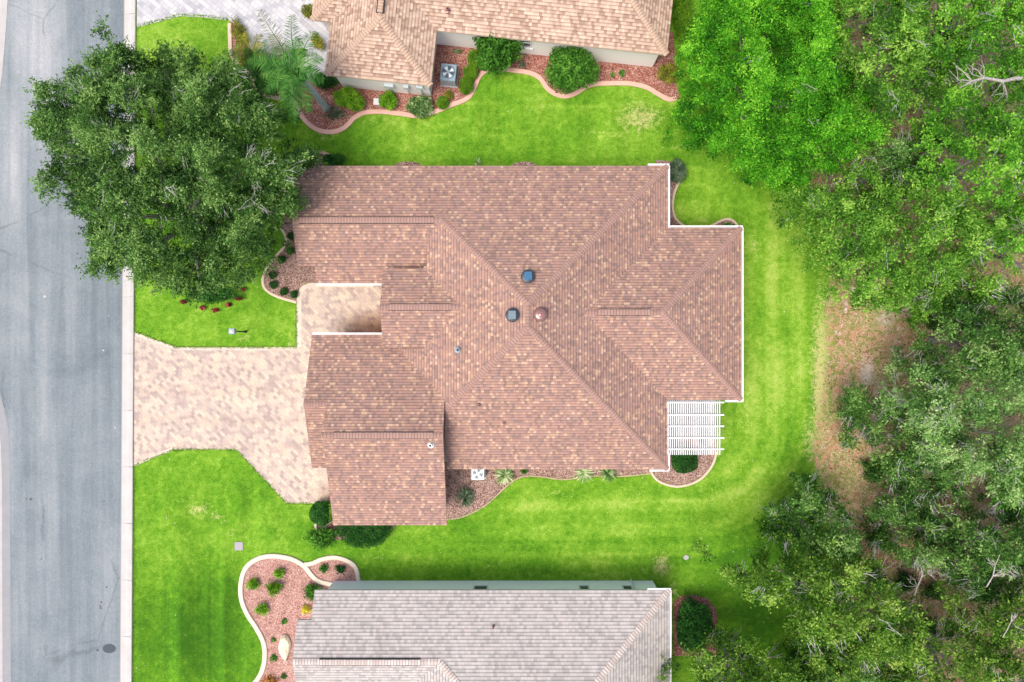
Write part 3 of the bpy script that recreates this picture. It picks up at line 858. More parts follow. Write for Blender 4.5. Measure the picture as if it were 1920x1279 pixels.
def P3(x, y, t, T=E, pitch=PITCH, base=2.6):
    X, Y = T(x, y); return (X, Y, base + pitch*t/ES)
cm = MB()
hip = PITCH/math.sqrt(2)
for i, (a, b, l) in enumerate([
    ((1252,311,0),(987.5,575.5,264.5),hip), ((833,421,110),(987.5,575.5,264.5),hip),
    ((838,765,115),(987.5,615.5,264.5),hip), ((1252,880,0),(987.5,615.5,264.5),hip),
    ((987.5,615.5,264.5),(987.5,575.5,264.5),PITCH), ((1390,427,0),(1228.5,588.5,161.5),hip),
    ((1390,750,0),(1228.5,588.5,161.5),hip), ((1090,588.5,161.5),(1112,588.5,161.5),PITCH),((1205,588.5,161.5),(1228.5,588.5,161.5),PITCH),
    ((585,753,125),(628,753,125),PITCH),((562,421,110),(575,421,110),PITCH),((818,421,110),(833,421,110),PITCH),
    ((625,806.5,178.5),(645,806.5,178.5),PITCH),((820,806.5,178.5),(838,806.5,178.5),PITCH),
    ((DX,DM,DT+73),(740,DM,DT+73),PITCH),((852,DM,DT+73),(871,DM,DT+73),PITCH)]):
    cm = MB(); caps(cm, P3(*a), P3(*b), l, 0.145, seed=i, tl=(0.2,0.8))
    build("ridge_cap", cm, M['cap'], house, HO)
for i, (a, b) in enumerate([((575,421,110),(818,421,110)), ((645,806.5,178.5),(820,806.5,178.5)), ((740,DM,DT+73),(852,DM,DT+73)), ((1112,588.5,161.5),(1205,588.5,161.5))]):
    vb = MB(); ventbase(vb, P3(*a), P3(*b), 0.165, 0.03)
    v = build("ridge_vent", vb, M['dark'], house, HO)
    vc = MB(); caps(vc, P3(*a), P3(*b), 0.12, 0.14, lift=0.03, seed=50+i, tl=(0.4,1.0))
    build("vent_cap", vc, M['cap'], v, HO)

def gutter(parent, org, a, b, T=E, z=2.6, mat=None, w=0.095):
    """gutter along eave a->b, on the outer side (left of a->b in plan)"""
    A = Vector(T(*a)); B = Vector(T(*b)); d = (B-A).normalized(); n = Vector((d.y, -d.x))
    mb = MB()
    prof = [(0.0,-0.13),(w*0.7,-0.13),(w,-0.02),(w,0.015),(w-0.03,0.015),(w-0.03,-0.01),(0.02,-0.015),(0.0,0.01)]
    P0 = [(A.x+n.x*t, A.y+n.y*t, z+h) for t, h in prof]; P1 = [(B.x+n.x*t, B.y+n.y*t, z+h) for t, h in prof]
    k = len(prof)
    for i in range(k):
        j = (i+1) % k; mb.face([P0[i], P1[i], P1[j], P0[j]])
    mb.face(P0); mb.face(P1[::-1])
    return build("gutter", mb, mat or M['white'], parent, org)
gutter(house, HO, (1216,311),(1255,311)) if False else None
def edge(a, b): gutter(house, HO, a, b)
edge((1255,310.5),(1215,310.5)); edge((1252.5,427),(1252.5,311))
edge((1393,426.5),(1252.5,426.5)); edge((1390.5,753),(1390.5,427))
edge((1360,750.5),(1393,750.5)); edge((1252.5,880),(1252.5,850)); edge((1218,880.5),(1255,880.5))
edge((593,531.5),(715,531.5)); edge((722,627.5),(585,627.5))

# walls
wall = MB()
outl = [(606,324),(1239,324),(1239,440),(1377,440),(1377,737),(1239,737),(1239,867),(825,867),(825,972),(638,972),(638,865),(598,865),(598,641),(737,641),(737,518),(606,518),(606,487),(575,487),(575,351),(606,351)]
wall.prism([E(*p) for p in outl], -0.05, 2.45)
def gable(mb, x0, x1, y0, y1, yr, f, T=E, base=2.45, d=0.17, tz=planeZ):
    sec = [(y0, base), (y0, tz(f(y0))-d), (yr, tz(f(yr))-d), (y1, tz(f(y1))-d), (y1, base)]
    A = [(*T(x0, y), z) for y, z in sec]; B = [(*T(x1, y), z) for y, z in sec]
    mb.face(A); mb.face(B[::-1])
    for i in range(5):
        j = (i+1) % 5; mb.face([A[j], A[i], B[i], B[j]])
gable(wall, 575, 640, 351, 487, 421, lambda y: min(y-311, 531-y))
gable(wall, 638, 825, 641, 972, 806.5, lambda y: min(y-628, 985-y))
gable(wall, 598, 634, 641, 865, 753, lambda y: min(y-628, 878-y))
gable(wall, 737, 795, D0+12, D1-12, DM, lambda y: DT+min(y-D0, D1-y))
build("wall", wall, M['stuccoM'], house, HO)
gd = MB()
x0 = E(598,0)[0]-0.05
ya, yb = E(0,850)[1], E(0,660)[1]
for k in range(5): gd.box(x0-0.02*(k%2), ya, 0.02+k*0.44, x0+0.06, yb, 0.02+(k+1)*0.44-0.012)
build("garage_door", gd, M['fasciaW'], house, HO)

# roof fittings of the main house
def rpos(px, py, zg):
    """place on the roof where it is seen: px,py at height zg"""
    return G(px, py, zg)
def slope_z(x, y):
    """eave px -> roof height of the main body"""
    return planeZ(min(y-311, 880-y, x-723, 1252-x))
def on_roof(px, py):
    z = 4.0
    for _ in range(8):
        X, Y = G(px, py, z); ex = X*ES+960; ey = 639.5-Y*ES
        z = slope_z(ex, ey)
    return X, Y, z
def solar_fan(px, py, tilt, pm, label):
    X, Y, z = on_roof(px, py)
    mb = MB()
    mb.lathe((X,Y), [(0.33,z-0.25),(0.33,z+0.05),(0.31,z+0.06),(0.315,z+0.16),(0.32,z+0.20),(0.29,z+0.25),(0.2,z+0.285),(0.06,z+0.30)], 28)
    b = build("roof_fan", mb, M['darkmetal'], house, HO, True); b["label"] = label
    p = MB(); cx, cy = X+tilt[0]*0.02, Y+tilt[1]*0.02
    w, d = 0.17, 0.19
    zz = z+0.34
    sx, sy = tilt[0]*0.25, tilt[1]*0.25
    c = [(cx-w,cy-d),(cx+w,cy-d),(cx+w,cy+d),(cx-w,cy+d)]
    top = [(x,y,zz-(x-cx)*sx-(y-cy)*sy) for x,y in c]
    bot = [(x,y,zq-0.03) for x,y,zq in top]
    p.face(top); p.face(bot[::-1])
    for i in range(4):
        j=(i+1)%4; p.face([bot[i],bot[j],top[j],top[i]])
    for k in (-1, 1):
        p.tube([(cx+k*0.12,cy-0.1,z+0.2),(cx+k*0.12,cy-0.1,zz-0.02)], 0.015, 5)
    build("solar_panel", p, pm, b, HO)
solar_fan(990, 519, (0,1), M['panel'], "round black solar attic fan on the north slope")
solar_fan(961, 591, (-1,0), M['panelB'], "round dark solar attic fan left of the peak")
X, Y, z = on_roof(1013, 590)
mb = MB(); mb.lathe((X,Y), [(0.2,z-0.2),(0.2,z+0.08),(0.32,z+0.09),(0.33,z+0.13),(0.30,z+0.20),(0.22,z+0.26),(0.12,z+0.285),(0.115,z+0.275),(0.08,z+0.275),(0.075,z+0.30),(0.02,z+0.31)], 32)
build("mushroom_vent", mb, M['brownmetal'], house, HO, True)
def pipe(px, py, r, h, mat, house=house, HO=HO, zf=on_roof, name="vent_pipe", flash=None):
    X, Y, z = zf(px, py)
    mb = MB(); mb.lathe((X,Y), [(r*2.0,z-0.1),(r*1.9,z+0.03),(r,z+0.06),(r,z+h),(r*0.7,z+h),(r*0.7,z+h-0.08)], 14)
    o = build(name, mb, mat, house, HO, True)
    d = MB(); d.lathe((X,Y), [(r*0.69,z+h-0.07),(r*0.69,z+h-0.05)], 12)
    build("pipe_opening", d, M['dark'], o, HO)
pipe(859, 656, 0.09, 0.28, M['metal']); pipe(897, 759, 0.06, 0.28, M['brownmetal']); pipe(945, 793, 0.045, 0.2, M['brownmetal'])
def on_C(px, py):
    z = 4.0
    for _ in range(8):
        X, Y = G(px, py, z); z = planeZ(985-(639.5-Y*ES))
    return X, Y, z
pipe(808, 834, 0.085, 0.35, M['lightmetal'], zf=on_C)

# ---- tan-roofed house (north)
A6 = math.radians(6.0)
def TN(u, v):
    """local px: u to the right along the south eave, v up, from the south-east eave corner of the main body"""
    x = 1251 + u*math.cos(A6) + v*math.sin(A6); y = 102.5 + u*math.sin(A6) - v*math.cos(A6)
    return E(x, y)
hn = thing("house", (*TN(-250,150), 0), "tan-roofed neighbouring house along the top edge with cream stucco walls", "house")
NO = tuple(hn.location)
# garage block SW corner px(609,140) -> local
def toN(x, y):
    dx = x-1251; dy = y-102.5
    return (dx*math.cos(A6)+dy*math.sin(A6), dx*math.sin(A6)-dy*math.cos(A6))
gu0, gv0 = toN(609, 140); gu1 = gu0+200
PN = 0.43
RN = Roof(TN, PN)
VT = 300.0
hw = 100.0
uw = gu0-36; vW = gv0+100   # west wing eave
RN.face([(gu0,gv0),(gu1,gv0),(gu0+hw,gv0+hw)], lambda u,v: v-gv0, (0,1))
RN.face([(gu0,gv0),(gu0+hw,gv0+hw),(gu0+hw,gv0+hw+220),(gu0,gv0+220)], lambda u,v: u-gu0, (1,0))
RN.face([(gu1,gv0),(gu1,gv0+320),(gu0+hw,gv0+hw+220),(gu0+hw,gv0+hw)], lambda u,v: gu1-u, (-1,0))
# main body: hip roof; south eave at v=0 from gu1-? to 0
MW = 160.0
RN.face([(0,0),(gu1-MW,0),(gu1,MW),(-MW,MW)], lambda u,v: v, (0,1)) if False else None
RN.face([(0,0),(-MW,MW),(gu1-MW,MW),(gu1,0)], lambda u,v: v, (0,1))
RN.face([(0,0),(0,2*MW),(-MW,MW)], lambda u,v: -u, (-1,0))
RN.face([(0,2*MW),(gu1-MW,2*MW),(gu1-MW,MW),(-MW,MW)], lambda u,v: 2*MW-v, (0,-1))
# west wing
RN.face([(uw,vW),(gu0+60,vW),(gu0+60,vW+60),(uw+60,vW+60)], lambda u,v: v-vW, (0,1))
RN.face([(uw,vW),(uw+60,vW+60),(uw+60,vW+120),(uw,vW+180)], lambda u,v: u-uw, (1,0))
build("roof", RN.mb, [M['roofN'], mat_simple("tan_drip_edge", (0.62,0.50,0.40), 0.6)], hn, NO)
def PNz(u, v, t): return P3(u, v, t, TN, PN)
cm = MB(); hl = PN/math.sqrt(2)
for i, (a, b, l) in enumerate([((gu0,gv0,0),(gu0+hw,gv0+hw,hw),hl),((gu1,gv0,0),(gu0+hw,gv0+hw,hw),hl),((0,0,0),(-MW,MW,MW),hl),
                               ((uw,vW,0),(uw+60,vW+60,60),hl)]):
    cm = MB(); caps(cm, PNz(*a), PNz(*b), l, 0.16, seed=200+i, tl=(0.3,0.7))
    build("ridge_cap", cm, M['capN'], hn, NO)
vb = MB(); a = (gu0+hw,gv0+hw+8,hw); b = (gu0+hw,gv0+hw+150,hw)
ventbase(vb, PNz(*a), PNz(*b), 0.19, 0.03); v = build("ridge_vent", vb, M['dark'], hn, NO)
vc = MB(); caps(vc, PNz(*a), PNz(*b), 0.12, 0.13, lift=0.03, seed=99); build("vent_cap", vc, M['capN'], v, NO)
wm = MB(); ins = 11
wp = [(-ins,ins),(-ins,2*MW-ins),(gu0+ins,2*MW-ins),(uw+ins,vW+170),(uw+ins,vW+ins),(gu0+ins,vW+ins),(gu0+ins,gv0+ins),(gu1-ins,gv0+ins),(gu1-ins,ins)]
wm.prism([TN(*p) for p in wp], -0.05, 2.45)
# base band and corner beads
build("wall", wm, M['stucco'], hn, NO)
def house_window(T, parent, org, u, v, wd, z0, z1, out, wallmat, sill=True, name="window"):
    """window on an east-west wall; out = +1 if the wall faces -v (south) """
    ux, uy = T(u, v); vx, vy = T(u+wd, v)
    a = Vector((ux, uy)); b = Vector((vx, vy)); d = (b-a).normalized()
    n = Vector((d.y, -d.x)) * out      # outward
    def bx(mb, t0, t1, o0, o1, za, zb):
        p = [a+d*t0+n*o0, a+d*t1+n*o0, a+d*t1+n*o1, a+d*t0+n*o1]
        pl = [(q.x, q.y) for q in p]
        mb.prism(pl, za, zb)
    L = (b-a).length
    fr = MB()
    for (t0,t1,za,zb) in ((0,0.07,z0,z1),(L-0.07,L,z0,z1),(0.07,L-0.07,z1-0.07,z1),(0.07,L-0.07,z0,z0+0.07),(0.07,L-0.07,(z0+z1)/2-.02,(z0+z1)/2+.02)):
        bx(fr, t0, t1, -0.02, 0.045, za, zb)
    f = build(name, fr, M['white'], parent, org)
    g = MB(); bx(g, 0.05, L-0.05, -0.02, 0.012, z0+0.05, z1-0.05); build("pane", g, M['glass'], f, org)
    if sill:
        s_ = MB(); bx(s_, -0.08, L+0.08, -0.02, 0.11, z0-0.09, z0-0.005); build("sill", s_, M['white'], f, org)
for px in (884, 972):
    u, _ = toN(px*0.94+960*0.06, 70)
    house_window(TN, hn, NO, u, ins, 26, 0.95, 2.15, 1, None)
def on_N(px, py):
    z = 3.5
    for _ in range(6):
        X, Y = G(px, py, z); x = X*ES+960; y = 639.5-Y*ES; z = 2.6+PN*toN(x,y)[1]/ES
    return X, Y, z
pipe(840, 20, 0.07, 0.25, M['brownmetal'], hn, NO, on_N)
# wall meter boxes on the garage wall of the tan house
for px, py, w, h, nm, zc in ((705,168,0.5,0.35,"meter_box",1.2),(741,172,0.28,0.4,"meter_box",1.3),(770,170,0.35,0.3,"meter_box",1.5)):
    u, _ = toN(px*0.95+960*0.05, py); p = TN(u, gv0+ins)
    q = MB(); q.obox((p[0]+0.0, p[1]-0.08), -A6, w, 0.16, zc-h/2, zc+h/2, inset=0.02)
    build(nm, q, M['lightmetal'], hn, NO)
    q = MB(); q.tube([(p[0],p[1]-0.05,0.0),(p[0],p[1]-0.05,zc-h/2)], 0.03, 6); build("conduit", q, M['lightmetal'], hn, NO)

for x_, w_ in ((880,30),(980,45),(1110,38),(1190,24)):
    house_window(E, house, HO, x_, 867, w_, 0.9, 2.15, 1, None)
for x_, w_ in ((700,36),(780,30)):
    house_window(E, house, HO, x_, 972, w_, 0.9, 2.15, 1, None)
# ---- grey-roofed house (south)
hs = thing("house", (*E(900,1300), 0), "grey-pink shingled neighbouring house along the bottom edge with pale blue walls", "house")
SO = tuple(hs.location)
RS = Roof(E)
n0, wy, e0 = 1107, 717.0, 1255.0
ap = (e0-wy)/2; ax_ = wy+ap; ay = n0+ap
RS.face([(590,n0),(e0,n0),(ax_,ay),(830,1220),(563,1220),(563,1155),(590,1155)], lambda x,y: y-n0, (0,1))
RS.face([(563,1220),(830,1220),(717,1333),(590,1333),(590,1285),(563,1285)], lambda x,y: 1333-y, (0,-1))
RS.face([(830,1220),(ax_,ay),(ax_,ay+60),(717,ay+60+ap),(717,1333)], lambda x,y: x-wy, (1,0))
RS.face([(e0,n0),(e0,ay+60+ap),(ax_,ay+60),(ax_,ay)], lambda x,y: e0-x, (-1,0))
RS.face([(e0,ay+60+ap),(717,ay+60+ap),(ax_,ay+60)], lambda x,y: ay+60+ap-y, (0,-1))
build("roof", RS.mb, [M['roofS'], mat_simple("grey_drip_edge", (0.55,0.52,0.52), 0.6)], hs, SO)
cm = MB()
for i, (a, b, l) in enumerate([((e0,n0,0),(ax_,ay,ap),hip),((830,1220,113),(ax_,ay,ap),hip),((563,1220,113),(612,1220,113),PITCH),((794,1220,113),(830,1220,113),PITCH)]):
    cm = MB(); caps(cm, P3(*a), P3(*b), l, 0.15, seed=300+i, tl=(0.1,1.0))
    build("ridge_cap", cm, M['capS'], hs, SO)
vb = MB(); ventbase(vb, P3(612,1220,113), P3(794,1220,113), 0.17, 0.035); v = build("ridge_vent", vb, M['dark'], hs, SO)
vc = MB(); caps(vc, P3(612,1220,113), P3(794,1220,113), 0.12, 0.135, lift=0.035, seed=77); build("vent_cap", vc, M['capS'], v, SO)
def sgut(a, b): gutter(hs, SO, a, b)
sgut((1258,n0-.5),(1214,n0-.5)); sgut((e0+.5,1420),(e0+.5,n0))
wm = MB(); i_ = 13
wp = [(603,n0+i_),(e0-i_,n0+i_),(e0-i_,ay+60+ap-i_),(717+i_,ay+60+ap-i_),(717+i_,1320),(603,1320),(603,1275),(576,1275),(576,1168),(603,1168)]
wm.prism([E(*p) for p in wp], -0.05, 2.45)
gable(wm, 576, 640, 1168, 1272, 1220, lambda y: min(y-n0, 1333-y))
build("wall", wm, M['stuccoS'], hs, SO)
for px, w in ((882,29),(938,20),(1045,20),(1094,21),(1181,21)):
    x = 960+(px-960)*0.968
    big_ = w > 20
    house_window(E, hs, SO, x+w, n0+i_, -w, 0.85 if big_ else 1.75, 2.2, 1, None, sill=not big_)
p = E(1200-2, n0+i_)
q = MB(); q.tube([(p[0],p[1]+0.08,0.05),(p[0],p[1]+0.08,2.4)], 0.04, 8); build("downspout", q, M['white'], hs, SO)
def on_S(px, py):
    z = 3.5
    for _ in range(6):
        X, Y = G(px, py, z); z = planeZ(639.5-Y*ES-n0)
    return X, Y, z
pipe(925, 1174, 0.04, 0.35, M['brownmetal'], hs, SO, on_S)

# ---------------------------------------------------------------- pergola
pz = 2.62
X0, Y0 = G(1252, 751, pz); X1, Y1 = G(1351, 853, pz)
pg = thing("pergola", ((X0+X1)/2, (Y0+Y1)/2, 0), "white slatted pergola attached at the south-east corner of the main house", "pergola")
PO = tuple(pg.location)
mb = MB()
n = 25
for k in range(n):
    x = X0 + 0.02 + (X1-X0-0.06)*k/(n-1)
    mb.box(x-0.024, Y1, pz-0.075, x+0.024, Y0, pz-0.005)
build("slats", mb, M['white'], pg, PO)
for py in (754.5, 778, 799, 821, 842):
    y = G(0, py, pz)[1]; q = MB(); q.box(X0-0.03, y-0.035, pz, X1+0.16, y+0.035, pz+0.09); build("beam", q, M['white'], pg, PO)
x = G(1332, 0, pz-0.2)[0]
q = MB(); q.box(x-0.045, Y1+0.1, pz-0.24, x+0.045, Y0-0.05, pz-0.08); build("support_beam", q, M['white'], pg, PO)
q = MB(); q.box(X0-0.02, Y1, pz-0.24, X0+0.07, Y0-0.02, pz-0.08); build("support_beam", q, M['white'], pg, PO)
for yy in (Y1+0.25, Y0-0.35):
    q = MB(); q.obox((x, yy), 0, 0.12, 0.12, 0.0, pz-0.24, inset=0.01); build("post", q, M['white'], pg, PO)

# ---------------------------------------------------------------- air conditioners
def aircon(px, py, w, d, ang, h, label, top, body, padk):
    X, Y = G(px, py, 0.1)
    t = thing("air_conditioner", (X, Y, 0), label, "air conditioner"); o = (X, Y, 0)
    q = MB(); q.obox((X, Y), ang, w*padk, d*padk, 0.0, 0.09, inset=0.01); build("pad", q, M['patio'], t, o)
    q = MB(); q.obox((X, Y), ang, w, d, 0.09, h-0.06, inset=0.0)
    for k in range(9):
        pass
    build("cabinet", q, body, t, o)
    q = MB(); q.obox((X, Y), ang, w*1.02, d*1.02, h-0.06, h, inset=0.02); 
    tp = build("top_cover", q, top, t, o)
    r = min(w, d)*0.42
    q = MB(); q.lathe((X,Y), [(r*1.06,h),(r*1.06,h+0.035),(r,h+0.035),(r,h+0.004)], 28, cap=False); build("fan_ring", q, top, tp, o)
    q = MB(); q.lathe((X,Y), [(r,h+0.002),(r,h+0.006)], 28); build("fan_well", q, M['darkmetal'], tp, o)
    q = MB()
    for k in range(4):
        a0 = k*math.pi/2 + 0.5; pts = [(X+0.04*math.cos(a0), Y+0.04*math.sin(a0), h+0.012)]
        for j in range(6):
            a = a0 - 0.38 + 0.76*j/5; pts.append((X+r*0.9*math.cos(a), Y+r*0.9*math.sin(a), h+0.012+0.012*j/5))
        q.face(pts)
    build("fan_blade", q, M['lightmetal'], tp, o)
    q = MB()
    for k in range(1, 5):
        rr = r*k/4.6
        q.lathe((X,Y), [(rr-0.004,h+0.045),(rr+0.004,h+0.045)], 28, cap=False)
    for k in range(8):
        a = k*math.pi/4; q.tube([(X,Y,h+0.045),(X+r*math.cos(a),Y+r*math.sin(a),h+0.04)], 0.005, 4)
    q.lathe((X,Y), [(0.09,h+0.04),(0.085,h+0.055)], 16)
    build("fan_grille", q, top, tp, o)
    ca, sa = math.cos(ang), math.sin(ang)
    for side in (-1, 1):
        q = MB()
        for k in range(10):
            t0 = -w/2+w*(k+0.5)/10
            x, y = t0, side*(d/2+0.006)
            q.obox((X+x*ca-y*sa, Y+x*sa+y*ca), ang, w/24, 0.016, 0.12, h-0.08)
        build("louvres", q, M['lightmetal'], t, o)
    return t
aircon(843, 146, 0.80, 0.86, -A6, 0.95, "large blue-grey air conditioner beside the garage wall of the tan-roofed house", M['bluemetal'], M['metal'], 1.12)
aircon(897, 884, 0.66, 0.66, 0, 0.75, "white square air conditioner half under the south eave of the main house", M['lightmetal'], M['metal'], 1.25)

# ---------------------------------------------------------------- small objects
X, Y = G(461, 622)
lp = thing("lamp_post", (X, Y, 0), "slim black lamp post with square lantern on the lawn above the driveway", "lamp post")
o = (X, Y, 0)
q = MB(); q.lathe((X,Y), [(0.07,0),(0.07,0.12),(0.035,0.16),(0.032,1.65),(0.05,1.68),(0.05,1.72)], 12); build("post", q, M['dark'], lp, o, False)
q = MB(); q.obox((X,Y), 0, 0.26, 0.26, 1.72, 1.76); q.obox((X,Y), 0, 0.30, 0.30, 2.02, 2.06, inset=0.015)
for a in (-1,1):
    for b in (-1,1): q.obox((X+a*.11, Y+b*.11), 0, 0.025, 0.025, 1.76, 2.02)
ln = build("lantern", q, M['metal'], lp, o)
q = MB(); q.obox((X,Y), 0, 0.2, 0.2, 1.76, 2.02); build("lantern_glass", q, M['lightmetal'], ln, o)
q = MB(); q.obox((X,Y), 0, 0.16, 0.16, 2.06, 2.12, inset=0.05); build("lantern_cap", q, M['white'], ln, o)

def flat_box(name, px, py, w, d, ang, h, mat, label, cat):
    X, Y = G(px, py)
    q = MB(); q.obox((X, Y), ang, w, d, -0.02, h, inset=0.008)
    b = build(name, q, mat, None, (X, Y, 0)); tag(b, label, cat); return b
flat_box("utility_cover", 448, 1024, 0.44, 0.44, 0, 0.035, M['lid'], "grey square utility lid set in the lower-left lawn", "utility cover")
flat_box("utility_box", 707, 192, 0.34, 0.34, -A6, 0.15, M['white'], "small white box on the mulch between two shrubs of the tan-roofed house", "utility box")
flat_box("border_block", 593, 989, 0.12, 0.42, 0.1, 0.12, M['edgeC'], "short cream block standing between the two shrubs at the garage corner", "edging block")
X, Y = G(205, 1216)  # flat dark oval patch on the asphalt
mc = thing("dark_oval_patch", (X, Y, 0), "dark oval patch in the road near the lower left", "manhole cover")
q = MB(); q.lathe((X,Y), [(0.38,0.004),(0.38,0.012),(0.36,0.014)], 32, sx=0.95, sy=0.66); build("frame", q, mat_simple("patch_rim", (0.07,0.085,0.10), 0.7), mc, (X,Y,0))
q = MB(); q.lathe((X,Y), [(0.33,0.012),(0.33,0.018)], 32, sx=0.95, sy=0.66)
build("lid", q, mat_simple("patch_dark", (0.05,0.065,0.08), 0.7), mc, (X,Y,0))
sp = MB(); rs = random.Random(5)
for (x, y, r) in [(188,1136,.05),(190,1129,.05),(200,1101,.05),(183,1219,.07),(189,1140,.06),(58,936,.07),(50,935,.04),(78,1048,.04),(195,940,.04)]:
    gx, gy = G(x, y); sp.lathe((gx,gy), [(r,0.008),(r*0.9,0.0095)], 9, sx=rs.uniform(.8,1.2))
tag(build("road_stain", sp, mat_simple("oil_spots", (0.07,0.08,0.09), 0.6)), "dark oil drips on the road", kind='stuff')
# white litter specks on road
sp = MB()
for (x, y, r) in [(84,556,.07),(194,657,.05),(216,802,.06),(204,592,.03)]:
    gx, gy = G(x, y); sp.lathe((gx,gy), [(r,0.007),(r*0.5,0.02)], 7, sx=rs.uniform(.6,1.2))
tag(build("road_debris", sp, M['kerb']), "white specks lying on the road", kind='stuff')

# boulder
def boulder(px, py, pts, h, mat, label, seed=1):
    X, Y = G(px, py); q = MB(); r = random.Random(seed)
    base = [(G(*p)[0], G(*p)[1]) for p in pts]
    cx = sum(p[0] for p in base)/len(base); cy = sum(p[1] for p in base)/len(base)
    lv = [(1.0,-0.03),(1.02,h*.45),(0.86,h*.85),(0.45,h)]
    rings = [[(cx+(x-cx)*k+r.uniform(-.02,.02), cy+(y-cy)*k+r.uniform(-.02,.02), z+r.uniform(-.03,.03)*(z>0)) for x,y in base] for k,z in lv]
    n = len(base)
    for a, b in zip(rings[:-1], rings[1:]):
        for i in range(n):
            j=(i+1)%n; q.face([a[i],a[j],b[j],b[i]][::-1])
    q.face(rings[-1])
    b = build("boulder", q, mat, None, (X,Y,0)); tag(b, label, "boulder")
boulder(535, 1212, [(529,1191),(536,1189),(543,1195),(546,1205),(544,1222),(538,1238),(533,1232),(526,1220),(524,1210)], 0.4, M['rock'], "tall cream boulder lying in the gravel bed left of the grey roof", 3)
boulder(1286, 1045, [(1281,1043),(1285,1040),(1290,1042),(1291,1047),(1286,1049),(1281,1048)], 0.08, M['kerb'], "small pale stone on the dark lawn near the south-east trees", 4)

# ---------------------------------------------------------------- foliage
def leaves(rng, C, L, W, up=0.6, dirs=None):
    """rhombic leaves at centres C: returns (n*4,3)"""
    n = len(C)
    nrm = rng.normal(size=(n,3)); nrm /= np.linalg.norm(nrm, axis=1)[:,None]
    nrm[:,2] = np.abs(nrm[:,2]) + up; nrm /= np.linalg.norm(nrm, axis=1)[:,None]
    d = rng.normal(size=(n,3)) if dirs is None else dirs + rng.normal(size=(n,3))*0.5
    d -= (d*nrm).sum(1)[:,None]*nrm
    d /= np.linalg.norm(d, axis=1)[:,None]+1e-9
    s = np.cross(nrm, d)
    l = (L*rng.uniform(0.6,1.3,n))[:,None]; w = (W*rng.uniform(0.7,1.25,n))[:,None]
    V = np.stack([C-d*l*.5, C+s*w*.5-d*l*.05, C+d*l*.5-nrm*l*.12, C-s*w*.5-d*l*.05], 1)
    return V.reshape(-1,3)

def inside_r(poly, cx, cy, ang):
    """polar radius of the outline at angle(s)"""
    P = np.array(poly); a = np.arctan2(P[:,1]-cy, P[:,0]-cx); r = np.hypot(P[:,0]-cx, P[:,1]-cy)
    o = np.argsort(a); a = a[o]; r = r[o]
    a2 = np.concatenate([a-2*np.pi, a, a+2*np.pi]); r2 = np.tile(r, 3)
    return np.interp(ang, a2, r2)

def wavy(x, y, seed):
    rg = np.random.RandomState(seed); v = 0
    for k in range(7):
        f = rg.uniform(0.5, 2.1); th = rg.uniform(0, 6.28); ph = rg.uniform(0, 6.28)
        v = v + np.sin(f*(x*np.cos(th)+y*np.sin(th))+ph)
    return v/7**0.5

